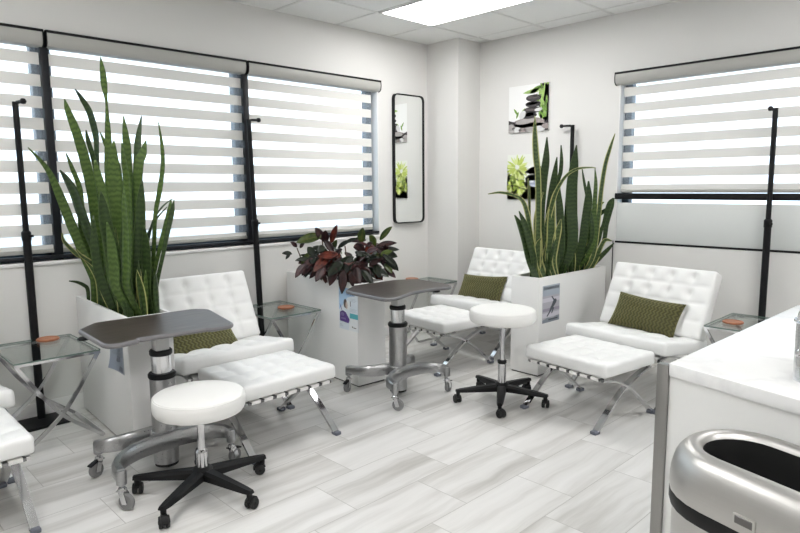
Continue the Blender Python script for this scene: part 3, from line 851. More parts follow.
A1, A2, A3 = R(-2.8), R(-3.4), R(-1)
make_planter('white rectangular planter holding the tallest snake plant, left of chair', *P1, A1)
make_planter('white rectangular planter holding the dark red croton', *P2, A2)
make_planter('white rectangular planter with snake plant by the right wall chair', *P3, A3)

def notice(label, p0, normal_rot, W, H, shapes, mats, curl=False):
    root = thing('notice_sheet', label, 'notice', p0, normal_rot, 'notices on the planters')
    bm = B()
    if curl:
        n = 10; th = .0008
        def dy(u, v):
            s = max(0, (u-.25)*-1 + (.35-v)) # lower left corner lifts
            return -.012*s*s*4
        vs = [[bm.verts.new(((u/n-.5)*W, -.0012+dy(u/n, v/n), (v/n-.5)*H)) for v in range(n+1)] for u in range(n+1)]
        for i in range(n):
            for j in range(n): bm.faces.new((vs[i][j], vs[i+1][j], vs[i+1][j+1], vs[i][j+1]))
        obj('sheet', bm, mats[0], root, recalc=False)
    else:
        add_box(bm, (-W/2, -.0016, -H/2), (W/2, -.0002, H/2)); obj('sheet', bm, mats[0], root)
    bm = B(); flat_art(bm, W, H, [(m, clip(p)) for m, p in shapes if len(clip(p)) > 2], mats, -.0018)
    o = obj('print', bm, mats, root, recalc=False)
    for p in o.data.polygons: p.use_smooth = False
    return root
def rect(x0, y0, x1, y1): return [(x0, y0), (x1, y0), (x1, y1), (x0, y1)]
# croton planter notice (left face, normal -x)
m_ = [pmat(c, .3) for c in ((.70, .76, .82), (.42, .60, .80), (.10, .16, .40), (.13, .07, .28), (.30, .24, .50), (.10, .42, .48), (.08, .06, .06), (.80, .82, .84), (.45, .50, .56), (.55, .42, .36))]
sh = [(1, [(0, 1), (0, .45), (.25, .62), (.45, .78), (1, .88), (1, 1)]), (7, [(.5, .0), (1, 0), (1, .42), (.6, .38)])]
sh += [(2, rect(x, .835, x+w_, .875)) for x, w_ in ((.40, .03), (.46, .07), (.56, .09), (.68, .07), (.78, .05))]
sh += [(3, [(.03, .19), (.50, .17), (.56, .26), (.36, .42), (.20, .45), (.04, .40)]), (4, ell(.18, .36, .10, .05)), (4, rect(.1, .24, .36, .28)), (3, leafshape(.16, .44, .2, .035, 2.2))]
sh += [(6, ell(.34, .63, .09, .11, 16)), (9, ell(.41, .59, .06, .09, 14)), (6, rect(.60, .58, .63, .70)), (7, ell(.50, .60, .10, .12, 14, .3)), (5, [(.56, .30), (1, .30), (1, .42), (.58, .42)])]
sh += [(8, rect(.60, y, .60+l, y+.008)) for y, l in ((.76, .3), (.73, .34), (.70, .28), (.52, .34), (.49, .30), (.46, .34))]
sh += [(6, rect(.68, .085, .74, .115)), (6, rect(.76, .08, .90, .10)), (8, rect(.04, .10, .16, .115)), (8, rect(.04, .07, .2, .08))]
q0 = at_x(338, 288, P2[0][0]); q1 = at_x(358, 326, P2[0][0])
nx, ny = turned(P2[0][0], (q0.y+q1.y)/2, P2[0], A2)
notice('blue and white notice with purple figure on the croton planter', (nx, ny, .545), -PI/2+A2, abs(q0.y-q1.y)+.01, .30, sh, m_)
# snake plant planter by the right wall: face normal -y
m_ = [pmat(c, .3) for c in ((.46, .45, .50), (.62, .60, .66), (.24, .27, .31), (.07, .08, .10), (.40, .45, .52), (.33, .30, .38))]
sh = [(4, rect(0, .72, 1, 1)), (2, rect(.04, .88, .96, .96)), (1, rect(0, .55, 1, .66)), (5, rect(0, .30, 1, .38)), (1, rect(.0, .14, 1, .26)), (2, [(0, 0), (1, 0), (1, .17), (.6, .10), (.3, .13), (0, .08)])]
sh += [(3, rect(.35, .05, .9, .09)), (3, ell(.72, .55, .10, .055)), (3, [(.50, .68), (.56, .69), (.70, .58), (.66, .54)]), (3, [(.62, .56), (.80, .50), (.62, .38), (.48, .40)]), (3, [(.48, .42), (.62, .38), (.42, .24), (.28, .15), (.24, .18), (.38, .28)]), (3, [(.60, .40), (.68, .36), (.58, .24), (.50, .22)])]
q0 = at_y(543, 290, P3[0][1]); q1 = at_y(558, 317, P3[0][1])
nx, ny = turned((q0.x+q1.x)/2, P3[0][1], P3[0], A3)
notice('grey framed notice with dark running figure on the right wall planter', (nx, ny, (q0.z+q1.z)/2+.005), A3, abs(q1.x-q0.x)+.01, abs(q0.z-q1.z)+.045, sh, m_)
# nearest planter notice, peeling, on the left face
m_ = [pmat(c, .3) for c in ((.26, .30, .37), (.21, .25, .31), (.03, .04, .06), (.40, .43, .47), (.10, .12, .16))]
sh = [(1, rect(.15, .5, .95, .98)), (2, ell(.66, .74, .12, .10)), (4, [(.5, .3), (.75, .34), (.8, .62), (.55, .66)]), (2, [(.50, .42), (.62, .40), (.60, .30), (.46, .32)]), (3, rect(.92, .02, .98, .98)), (4, [(.6, .05), (.9, .05), (.9, .2), (.7, .22)])]
q0 = at_x(108, 348, P1[0][0]); q1 = at_x(123.5, 378, P1[0][0])
nx, ny = turned(P1[0][0], (q0.y+q1.y)/2, P1[0], A1)
notice('peeling blue-grey notice on the nearest planter, below the dark tabletop', (nx, ny, (q0.z+q1.z)/2+.04), -PI/2+A1, abs(q0.y-q1.y)+.02, abs(q0.z-q1.z)+.05, sh, m_, True)

# ------------------------------------------------------------------ plants
def leaf_ribbon(bm, uvl, pts, widths, face, mi, fold=.25):
    """pts: world points base->tip; widths: full width at each; face: direction the leaf's face looks"""
    cs = (-1, -.55, 0, .55, 1); rings = []; dist = 0
    for i, p in enumerate(pts):
        d = (pts[min(i+1, len(pts)-1)] - pts[max(i-1, 0)]).normalized()
        s = d.cross(face); s = s.normalized() if s.length > 1e-6 else Vector((1, 0, 0))
        n = s.cross(d)
        if i: dist += (pts[i]-pts[i-1]).length
        rings.append(([bm.verts.new(p + s*(c*widths[i]/2) + n*(fold*widths[i]/2*(c*c))) for c in cs], dist))
    for i in range(len(rings)-1):
        (A, da), (C, dc) = rings[i], rings[i+1]
        for k in range(4):
            f = bm.faces.new((A[k], A[k+1], C[k+1], C[k])); f.material_index = mi
            uv = ((k/4, da), ((k+1)/4, da), ((k+1)/4, dc), (k/4, dc))
            for lp, q in zip(f.loops, uv): lp[uvl].uv = q
def solid(o, th):
    m = o.modifiers.new('thickness', 'SOLIDIFY'); m.thickness = th; m.offset = 0
    return o
MI = dict(a=0, b=1, c=2, d=3)
SM = [M['snake_a'], M['snake_b'], M['snake_c'], M['snake_dry']]
def plant_leaf(bm, uvl, base, y_or_x, pix, mi, plane='y', turn=None, rng=random):
    """base (x,y) in the planter; pix [(px,py,width_px)...] base->tip; the leaf runs from the base's depth to depth y_or_x"""
    b = Vector((base[0], base[1], PH-.065))
    pts = [b]; ws = []
    n = len(pix)
    for i, (px, py, w) in enumerate(pix):
        s = (i+1)/n
        dpt = (base[1] if plane == 'y' else base[0])*(1-s) + y_or_x*s
        p = at_y(px, py, dpt) if plane == 'y' else at_x(px, py, dpt)
        pts.append(p); ws.append((w if w < 7 else 7+(w-7)*.72)*(p-EYE).dot(FW)/F_PX)
    ws = [ws[0]*.75] + ws
    sp = spline(pts, 5)
    wv = spline([Vector((w, 0, 0)) for w in ws], 5); wv = [max(.002, v.x) for v in wv]
    face = -FW + RT*rng.uniform(-.5, .5); face.z = 0
    if turn is not None: face = -FW + RT*turn; face.z = 0
    leaf_ribbon(bm, uvl, sp, wv, face.normalized(), MI[mi], rng.uniform(.12, .3))
def free_leaf(bm, uvl, base, h, lean, az, w, mi, rng):
    b = Vector((base[0], base[1], PH-.065)); pts = []; ws = []
    n = 12
    for i in range(n+1):
        s = i/n
        q = lean*s**1.8
        pts.append(b + Vector((math.cos(az)*q*h, math.sin(az)*q*h, h*s*(1-.12*lean*s)))); ws.append(max(.002, w*(.62+.5*math.sin(PI*min(1, s*1.05)*.75))*(1-s**5)))
    leaf_ribbon(bm, uvl, pts, ws, Vector((math.cos(az+rng.uniform(-1, 1)), math.sin(az+rng.uniform(-1, 1)), 0)), MI[mi], rng.uniform(.1, .35))
rng = random.Random(11)
# tallest snake plant ------------------------------------------------------
sp1 = thing('snake_plant', 'tallest snake plant with broad banded leaves, in front of left window', 'plant', ((P1[0][0]+P1[1][0])/2, 3.7, PH-.06), 0, 'snake plants in white planters')
bm = B(); uvl = bm.loops.layers.uv.new('UVMap')
def q1(a, b): return 20+a/3.806, 50+b/3.806
def q2(a, b): return 20+a/3.806, 180+b/3.806
L = [
 # (base xy, tip depth y, [(px,py,w)], material)
 ((1.33, 3.75), 3.70, [(117, 262, 12), (113, 215, 12), (109, 170, 9), (108.5, 140, 7), (107.5, 118, 4.5), (106.5, 102, 2.5), (104.5, 85, 6.5), (103, 72, 6), (100.5, 57, 1)], 'a'),
 ((1.30, 3.62), 3.50, [(118, 250, 17), (115, 210, 20), (113.5, 180, 18), (113, 160, 12), (114, 141, 1.5)], 'a'),
 ((1.28, 3.85), 3.85, [(101, 260, 12), (94, 205, 11), (90, 180, 12), (84, 155, 12), (76, 130, 10), (68, 110, 6), (64.5, 99, 1)], 'a'),
 ((1.27, 3.95), 3.95, [(101, 265, 9), (98, 200, 8), (97, 150, 6), (96, 134, 8), (90, 112, 8), (81, 97, 5), (75, 89, 1)], 'b'),
 ((1.26, 4.0), 3.9, [(96, 285, 8), (86, 258, 10), (72, 225, 11), (60, 195, 9), (51, 175, 6), (42, 162, 4), (28, 147.5, 1)], 'a'),
 ((1.26, 3.85), 3.80, [(99, 262, 12), (90, 235, 15), (82, 212, 17), (75, 192, 16), (66, 177, 9), (60, 170, 1.5)], 'b'),
 ((1.34, 3.55), 3.45, [(130, 262, 13), (129, 215, 14), (128, 180, 12), (125, 160, 9), (122, 143, 1.5)], 'a'),
 ((1.34, 3.7), 3.66, [(131, 250, 10), (129, 190, 9), (128, 155, 7), (126, 138, 7), (123.5, 116, 1)], 'a'),
 ((1.36, 3.6), 3.62, [(136, 265, 12), (136, 210, 10), (137, 165, 7), (138, 140, 6), (141.5, 116, 1)], 'b'),
 ((1.38, 3.55), 3.5, [(140, 250, 9), (138, 200, 9), (139, 165, 10), (143, 153, 8), (146, 140.5, 1)], 'a'),
 ((1.42, 3.5), 3.5, [(152, 285, 5), (154, 250, 5), (155.5, 215, 5), (160, 190, 6), (163, 165, 5), (162, 145, 4), (158.5, 122, 1)], 'a'),
 ((1.42, 3.42), 3.4, [(156, 290, 4), (163, 255, 4), (168, 230, 5), (172, 212, 5), (174, 200, 1)], 'b'),
 ((1.42, 3.46), 3.5, [(154, 280, 4), (160, 248, 5), (166, 228, 7), (170, 210, 6), (171, 199, 1)], 'a'),
 ((1.42, 3.62), 3.7, [(146, 260, 3), (152, 225, 3), (160, 210, 2.5), (168, 202, 2), (175, 198, .8)], 'b'),
 ((1.42, 3.72), 3.75, [(142, 255, 3), (150, 230, 2.5), (158, 217, 2), (167, 207, .8)], 'b'),
 ((1.28, 3.70), 3.6, [(104, 290, 8), (99, 270, 7), (91, 262, 5), (82, 256, 4), (76, 249, 1)], 'c'),
 ((1.24, 4.05), 4.0, [(88, 290, 4), (84, 285, 4), (77, 282, 3), (69, 281, 1)], 'b'),
 ((1.26, 3.9), 3.75, [(98, 280, 6), (85, 258, 5), (78, 255, 5), (65, 242, 4), (62, 233, 1)], 'c'),
 ((1.32, 3.5), 3.4, [(118, 285, 16), (112, 250, 17), (106, 225, 14), (103, 205, 9), (101, 192, 1.5)], 'b'),
 ((1.36, 3.45), 3.4, [(140, 285, 14), (139, 255, 14), (140, 225, 12), (141, 200, 8), (142, 180, 1.5)], 'b'),
 ((1.39, 3.40), 3.36, [(147, 295, 11), (147, 265, 12), (146, 245, 10), (144, 225, 1.5)], 'b'),
 ((1.31, 3.40), 3.36, [(117, 290, 13), (114, 265, 15), (111, 240, 10), (107, 222, 1.5)], 'a'),
 ((1.27, 3.60), 3.6, [(103, 285, 10), (97, 262, 10), (95, 245, 9), (93, 215, 1.5)], 'b'),
 ((1.30, 3.58), 3.55, [(112, 270, 13), (108, 235, 13), (104, 200, 10), (98, 175, 7), (95, 160, 1.5)], 'a'),
 ((1.25, 3.98), 3.95, [(94, 280, 7), (88, 250, 8), (82, 225, 7), (80, 190, 5), (72, 168, 4), (66, 153, 1)], 'a'),
 ((1.33, 3.35), 3.32, [(128, 290, 14), (127, 265, 15), (127, 235, 13), (125, 205, 9), (124, 188, 1.5)], 'a'),
 ((1.29, 3.9), 3.85, [(104, 250, 7), (100, 200, 6), (95, 165, 5), (88, 140, 4), (86, 130, 1)], 'b'),
 ((1.35, 3.8), 3.8, [(124, 250, 9), (120, 200, 8), (117, 165, 6), (106, 145, 4), (100, 132, 1)], 'a'),
]
for base, yt, pix, mi in L: plant_leaf(bm, uvl, turned(*base, P1[0], A1), yt, pix, mi, 'y', None, rng)
for k in range(34):
    free_leaf(bm, uvl, turned(rng.uniform(1.25, 1.41), rng.uniform(3.33, 4.05), P1[0], A1), rng.uniform(.22, .60), rng.uniform(0, .14), rng.uniform(0, 2*PI), rng.uniform(.028, .05), rng.choice('bbbac'), rng)
f1 = solid(put(obj('foliage', bm, SM, None, recalc=False), sp1), .0022)
# snake plant by the right wall -------------------------------------------
sp3 = thing('snake_plant', 'yellow-edged snake plant in front of the canvas prints', 'plant', (4.3, 2.6, PH-.06), 0, 'snake plants in white planters')
bm = B(); uvl = bm.loops.layers.uv.new('UVMap')
def q(a, b): return 485+a/5.714, 110+b/5.714
L = [
 ((4.00, 2.60), 3.98, [(538, 250, 6), (538.5, 205, 6), (538, 175, 6), (536, 155, 6.5), (535, 135, 5), (535, 116, 1)], 'c'),
 ((4.05, 2.58), 4.0, [(540, 250, 9), (541, 210, 8), (543.5, 180, 8), (546, 160, 7), (547, 137, 1)], 'b'),
 ((4.12, 2.60), 4.1, [(548, 255, 10), (549, 220, 9), (551.5, 195, 8), (554.5, 175, 6), (557, 157, 1)], 'b'),
 ((4.20, 2.64), 4.2, [(560, 255, 8), (560, 215, 8), (558, 185, 4), (560.5, 172, 4), (561.5, 160, 3.5), (561, 145, 1)], 'b'),
 ((4.30, 2.60), 4.25, [(572, 245, 11), (571.5, 210, 13), (572, 185, 12), (574, 165, 9), (576.5, 145, 1)], 'b'),
 ((4.36, 2.62), 4.3, [(567, 240, 9), (569, 205, 8), (572, 175, 8), (577, 160, 1.5)], 'b'),
 ((4.45, 2.58), 4.40, [(581, 248, 9), (585, 222, 10), (588, 200, 9), (588.5, 181, 1.5)], 'b'),
 ((4.50, 2.66), 4.5, [(591, 240, 5), (588, 205, 4), (584, 182, 3), (582, 168, .8)], 'b'),
 ((4.58, 2.56), 4.62, [(593, 255, 6), (598, 218, 6), (601, 190, 5.5), (605, 165, 5), (610, 148, 4), (615, 133.5, .8)], 'c'),
 ((4.55, 2.62), 4.55, [(593, 245, 5), (594, 210, 5), (595.5, 185, 4), (595, 168, .8)], 'a'),
 ((3.95, 2.56), 3.9, [(530, 262, 9), (525, 240, 10), (520, 225, 7), (514.5, 215, 1)], 'b'),
 ((3.97, 2.64), 3.9, [(534, 262, 6), (530, 245, 6), (525, 225, 6), (519, 211, 1)], 'b'),
 ((3.98, 2.58), 3.9, [(534, 255, 5), (530, 230, 5), (527, 212, 5), (522, 200, 4), (513, 195, 3), (500, 192.5, 2.5), (488, 194, .8)], 'c'),
 ((4.0, 2.66), 4.05, [(530, 240, 3), (529.5, 215, 3), (529, 190, 3), (528, 178, .8)], 'c'),
 ((4.10, 2.54), 4.0, [(545, 258, 5), (546, 230, 6), (552, 205, 5), (557, 190, 4), (566, 176, 3), (577, 169, 2.5), (590, 167.5, 1.5), (596, 168, .7)], 'c'),
 ((4.12, 2.52), 4.05, [(549, 262, 8), (551, 240, 10), (551.5, 220, 9), (553, 200, 5), (555, 190, 1)], 'c'),
 ((4.16, 2.53), 4.1, [(553, 262, 8), (555, 245, 9), (558, 230, 8), (561, 219, 1)], 'c'),
 ((4.02, 2.53), 3.98, [(540, 264, 8), (536, 255, 7), (538, 243, 5), (541, 238, 1)], 'c'),
 ((4.60, 2.54), 4.62, [(590, 235, 6), (592, 215, 6), (598, 206, 5), (604, 202, 1)], 'c'),
 ((4.64, 2.62), 4.66, [(596, 245, 5), (600, 232, 5), (603, 225, 3), (609, 205, 5), (613, 198, 1)], 'b'),
 ((4.62, 2.54), 4.66, [(595, 260, 6), (600, 248, 5), (605, 240, 4), (612, 241, 1)], 'c'),
 ((4.64, 2.58), 4.68, [(596, 262, 5), (602, 255, 6), (608, 249, 5), (614, 243, 1)], 'b'),
 ((4.66, 2.6), 4.70, [(602, 245, 4), (606, 225, 5), (609, 212, 6), (611.5, 205, 5), (614, 198, 1)], 'b'),
 ((4.68, 2.64), 4.72, [(592, 225, 4), (600, 214, 4), (608, 209, 4), (613, 207, 1)], 'b'),
 ((4.02, 2.55), 4.0, [(539, 262, 9), (538, 240, 9), (537, 220, 7), (539, 205, 4), (543, 192, 1)], 'c'),
]
for base, xt, pix, mi in L: plant_leaf(bm, uvl, base, xt, pix, mi, 'x', None, rng)
for k in range(44):
    bx = rng.uniform(3.95, 4.7)
    free_leaf(bm, uvl, (bx, rng.uniform(2.52, 2.68)), rng.uniform(.18, .42), rng.uniform(0, .25), rng.choice((0, PI))+rng.uniform(-.5, .5), rng.uniform(.026, .045), rng.choice('bbcac'), rng)
solid(put(obj('foliage', bm, SM, None, recalc=False), sp3), .0022)

# croton ---------------------------------------------------------------------
cr = thing('croton_plant', 'bushy croton with dark red and green leaves in white planter', 'plant', (2.88, 3.6, PH-.06), 0)
CM = [M['cr_burg'], M['cr_dark'], M['cr_red'], M['cr_green'], M['cr_pink']]
bm = B(); uvl = bm.loops.layers.uv.new('UVMap')
stems = B()
def broad_leaf(p, d, l, w, face, mi, droop=.3):
    pts = []; ws = []; n = 9
    d = d.normalized()
    for i in range(n+1):
        s = i/n
        pts.append(p + d*(l*s) + Vector((0, 0, -droop*l*s*s)))
        ws.append(max(.002, w*math.sin(PI*min(.999, max(.02, s))**.85)**.75))
    leaf_ribbon(bm, uvl, pts, ws, face.normalized(), mi, .22)
rng = random.Random(21)
def cl(px, py, y, dx, dy, l, w, mi, droop=.15, toward=.25, turn=0):
    """leaf starting near pixel, pointing (dx right, dy up) in view terms"""
    p = at_y(px, py, y)
    d = RT*dx + Vector((0, 0, 1))*dy - FW*toward
    face = -FW*(1) + Vector((0, 0, .5)) + RT*turn
    broad_leaf(p, d, l*.98, w*.80, face, mi, droop)
# signature leaves traced from the view
G, D_, RD, BG_, PK = 3, 1, 2, 0, 4
for a in [
 (310, 252, 3.75, -.2, -.55, .17, .085, G), (322, 236, 3.75, -1, -.15, .20, .10, G), (325, 243, 3.7, .1, 1, .13, .075, BG_), (331, 243, 3.7, .35, 1, .16, .065, RD), (323, 240, 3.75, -.45, .9, .13, .075, BG_),
 (361, 243, 3.5, .15, 1, .13, .085, G), (375, 246, 3.45, -.35, .9, .13, .08, G), (380, 240, 3.42, .6, .8, .16, .06, G), (377, 246, 3.42, .9, .25, .16, .06, BG_), (380, 250, 3.4, 1, .1, .15, .06, D_),
 (382, 253, 3.35, .9, -.2, .13, .085, D_), (389, 262, 3.3, .5, -.55, .07, .06, RD), (384, 268, 3.3, .7, -.55, .11, .065, PK), (375, 264, 3.3, .2, -.5, .12, .075, D_), (366, 240, 3.5, -.9, .1, .12, .06, BG_),
 (330, 256, 3.5, -.6, -.45, .16, .085, RD), (338, 254, 3.45, -.8, -.1, .15, .08, RD), (342, 262, 3.4, -.5, -.5, .15, .09, D_), (352, 256, 3.4, -.3, -.7, .14, .08, D_), (356, 266, 3.35, .2, -.8, .14, .08, BG_),
 (312, 258, 3.65, -.4, -.7, .15, .08, PK), (306, 264, 3.65, -.5, -.5, .11, .07, PK), (316, 262, 3.6, .3, -.8, .13, .075, BG_), (325, 266, 3.5, -.4, -.6, .12, .08, PK), (336, 268, 3.4, -.3, -.8, .13, .08, BG_),
 (344, 270, 3.35, -.1, -.9, .14, .08, BG_), (350, 272, 3.3, .3, -.8, .12, .075, BG_), (362, 270, 3.3, .5, -.5, .13, .07, D_), (345, 243, 3.6, .8, .4, .13, .04, D_), (338, 248, 3.6, .7, .6, .14, .045, D_), (354, 246, 3.5, .9, .3, .12, .05, PK),
 (313, 247, 3.7, .9, -.2, .13, .06, D_), (300, 248, 3.95, .5, .7, .07, .045, BG_), (297, 247, 3.95, -.5, .6, .08, .045, BG_), (292, 254, 3.95, -.9, .25, .08, .045, D_), (290, 254, 3.95, -.5, -.6, .05, .035, D_),
 (372, 258, 3.35, -.8, .3, .14, .07, D_), (364, 254, 3.4, -.4, .8, .14, .075, BG_), (368, 262, 3.35, -.7, -.5, .14, .075, BG_),
]: cl(*a, droop=rng.uniform(0, .25), toward=rng.uniform(.1, .45), turn=rng.uniform(-.35, .35))
for k in range(150):
    px = rng.uniform(309, 388); y = 3.72 - .0055*(px-309) + rng.uniform(-.08, .16)
    top = 250 + 6*math.sin(px*.13)
    py = rng.uniform(top, 272)
    dx = rng.uniform(-1, 1); dy = rng.uniform(-.7, .55)
    cl(px, py, y, dx*.9, dy, rng.uniform(.08, .14), rng.uniform(.04, .075), rng.choice((0, 0, 1, 1, 0, 1, 4, 2, 0, 1, 3)), rng.uniform(.05, .35), rng.uniform(-.5, .7), rng.uniform(-1.2, 1.2))
for k in range(40):   # inner and back leaves filling the crown over the box
    x, y = turned(rng.uniform(2.79, 2.97), rng.uniform(3.30, 3.95), P2[0], A2)
    a = rng.uniform(0, 2*PI); p = Vector((x, y, PH+rng.uniform(-.01, .12)))
    broad_leaf(p, Vector((math.cos(a), math.sin(a), rng.uniform(-.2, .5))), rng.uniform(.09, .13), rng.uniform(.05, .075), Vector((0, 0, 1))-FW, rng.choice((0, 1, 1, 0, 2)), .3)
solid(put(obj('foliage', bm, CM, None, recalc=False), cr), .0015)
for k, (x, y, tp, ty) in enumerate(((2.80, 3.98, (297, 248), 3.95), (2.86, 3.80, (322, 238), 3.75), (2.90, 3.72, (331, 243), 3.7), (2.90, 3.55, (345, 246), 3.55), (2.90, 3.42, (364, 250), 3.45), (2.94, 3.36, (380, 250), 3.42), (2.84, 3.70, (310, 254), 3.7))):
    p = at_y(*tp, ty); b = Vector((*turned(x, y, P2[0], A2), PH-.07)); m = (p+b)/2 + Vector((.01, .0, .03))
    bmx = B(); add_tube(bmx, spline([b, m, p], 6), .0045, 8); put(obj('stem', bmx, M['stem'], None), cr)

# ------------------------------------------------------------------ casters, stools, rolling tables
def caster(parent, x, y, stem_z, ang, r, mats, fork=True, lever=False, twin=False):
    """swivel caster at local (x,y); stem up to stem_z"""
    housing, tyre = mats
    c, s = math.cos(ang), math.sin(ang); off = r*.55
    cx, cy = x+c*off, y+s*off
    ax = Vector((-s, c, 0))
    bm = B(); add_cyl(bm, (x, y, r*1.7), (x, y, stem_z), .0085, 12)
    if fork:
        add_lathe(bm, [(.017, 2*r+.004), (.019, 2*r+.008), (.019, 2*r+.02), (.014, 2*r+.026)], (x, y, 0), 16)
        for sg in (-1, 1):
            e = ax*(sg*.0155)
            add_bar(bm, spline([Vector((x, y, 2*r+.012))+e*.8, Vector((x+c*off*.5, y+s*off*.5, 1.75*r))+e, Vector((cx, cy, r*.8))+e], 5), Vector((c, s, 0)), .026, .003)
        add_bar(bm, [Vector((x-c*.006, y-s*.006, 2*r+.010))-ax*.016, Vector((x-c*.006, y-s*.006, 2*r+.010))+ax*.016], Vector((c, s, 0)), .03, .006)
        cs = obj('caster', bm, housing, parent)
    else:
        # hooded twin-wheel caster
        hood = []
        for k in range(9):
            a = R(20+k*20); hood.append(Vector((cx, cy, r)) + Vector((c, s, 0))*(-math.cos(a)*r*1.08) + Vector((0, 0, 1))*(math.sin(a)*r*1.08))
        add_bar(bm, hood, ax, .026, .007)
        add_lathe(bm, [(.012, 2*r-.002), (.013, 2*r+.018), (.009, 2*r+.022)], (x, y, 0), 12)
        cs = obj('caster', bm, housing, parent)
    for sg in ((-1, 1) if twin else (0,)):
        bm = B(); o_ = ax*(sg*.0135); hw = .0085 if twin else .011
        rings = [(.0, -hw), (r*.6, -hw), (r*.66, -hw*1.05), (r*.92, -hw), (r, -hw*.55), (r, hw*.55), (r*.92, hw), (r*.66, hw*1.05), (r*.6, hw), (0, hw)]
        add_lathe(bm, rings, (0, 0, 0), 24, 0, False)
        m = Matrix.Translation(Vector((cx, cy, r)) + o_) @ Vector((0, 0, 1)).rotation_difference(ax).to_matrix().to_4x4()
        bmesh.ops.transform(bm, matrix=m, verts=bm.verts); obj('wheel', bm, tyre, cs)
        bm = B(); add_cyl(bm, Vector((cx, cy, r))+o_-ax*(hw+.002), Vector((cx, cy, r))+o_+ax*(hw+.002), r*.30, 14); obj('hub', bm, housing, cs)
    if lever:
        bm = B(); add_box(bm, (-.006, -.014, -.004), (.045, .014, .004), .003)
        m = Matrix.Translation(Vector((x+c*.016, y+s*.016, 2*r+.006))) @ Matrix.Rotation(ang, 4, 'Z') @ Matrix.Rotation(R(18), 4, 'Y')
        bmesh.ops.transform(bm, matrix=m, verts=bm.verts); obj('brake_lever', bm, M['black_plastic'], cs)
    return cs
def make_stool(label, loc, rot0, seat_z, rb, rs):
    root = thing('rolling_stool', label, 'stool', loc, 0, 'white round rolling stools')
    zt = seat_z; h = .092
    bm = B()
    add_lathe(bm, [(0, zt), (rs*.6, zt-.001), (rs*.86, zt-.004), (rs*.95, zt-.010), (rs*.985, zt-.020), (rs, zt-.034), (rs, zt-.058), (rs*.985, zt-.074), (rs*.95, zt-.086), (rs*.88, zt-h), (0, zt-h)], (0, 0, 0), 64, 0, False)
    s = obj('seat', bm, M['stool_vinyl'], root)
    bm = B(); add_tube(bm, [((rs*.972)*math.cos(2*PI*k/64), (rs*.972)*math.sin(2*PI*k/64), zt-.0165) for k in range(65)], .0026, 6, False); obj('piping', bm, M['stool_vinyl'], s)
    bm = B(); add_box(bm, (-.09, -.09, zt-h-.018), (.09, .09, zt-h), .006); obj('seat_plate', bm, M['black_plastic'], root)
    bm = B(); add_tube(bm, [(.02, .03, zt-h-.014), (.10, .12, zt-h-.016), (.135, .155, zt-h-.018)], .005, 8); lv = obj('lever', bm, M['chrome'], root)
    bm = B(); add_cyl(bm, (.13, .15, zt-h-.018), (.16, .185, zt-h-.020), .010, 10); obj('lever_grip', bm, M['black_plastic'], lv)
    bm = B(); add_lathe(bm, [(.027, .10), (.027, .255 if zt > .5 else .20), (.021, .262 if zt > .5 else .207), (.017, .265 if zt > .5 else .21), (.017, zt-h)], (0, 0, 0), 24); obj('gas_lift', bm, M['chrome'], root)
    if zt > .5:
        bm = B(); add_lathe(bm, [(.019, .258), (.030, .26), (.030, .275), (.02, .28)], (0, 0, 0), 24); obj('collar', bm, M['black_plastic'], root)
    bm = B(); add_lathe(bm, [(.030, .066), (.046, .07), (.046, .118), (.034, .128), (.028, .13)], (0, 0, 0), 24); obj('hub', bm, M['black_plastic'], root)
    for k in range(5):
        a = rot0 + k*2*PI/5; c, s_ = math.cos(a), math.sin(a)
        bm = B(); n = 8; rings = []
        for i in range(n+1):
            t_ = i/n; rr = .03 + (rb-.015)*t_*1.0
            w = .030*(1-t_) + .0185*t_; zt_ = .118 - .026*t_**1.3; zb = .074 + .001*t_
            if i == n: w *= .8
            p = Vector((c*rr, s_*rr, 0)); sd = Vector((-s_, c, 0))
            rings.append([bm.verts.new(p+sd*(x*w)+Vector((0, 0, z))) for x, z in ((-1, zb), (1, zb), (1, zt_-.012), (.62, zt_), (-.62, zt_), (-1, zt_-.012))])
        for i in range(n):
            for j in range(6): bm.faces.new((rings[i][j], rings[i][(j+1) % 6], rings[i+1][(j+1) % 6], rings[i+1][j]))
        bm.faces.new(rings[0][::-1]); bm.faces.new(rings[-1])
        obj('arm', bm, M['black_plastic'], root)
        caster(root, c*rb, s_*rb, .085, a+R(40+60*k), .0255, (M['black_plastic'], M['black_rubber']), False, False, True)
    return root
make_stool('round white rolling stool in the foreground on black five-arm base', (1.263, 2.603, 0), R(-149), .485, .30, .205)
make_stool('raised round white rolling stool in front of the far corner ottoman', (3.232, 2.358, 0), R(-146), .622, .29, .214)

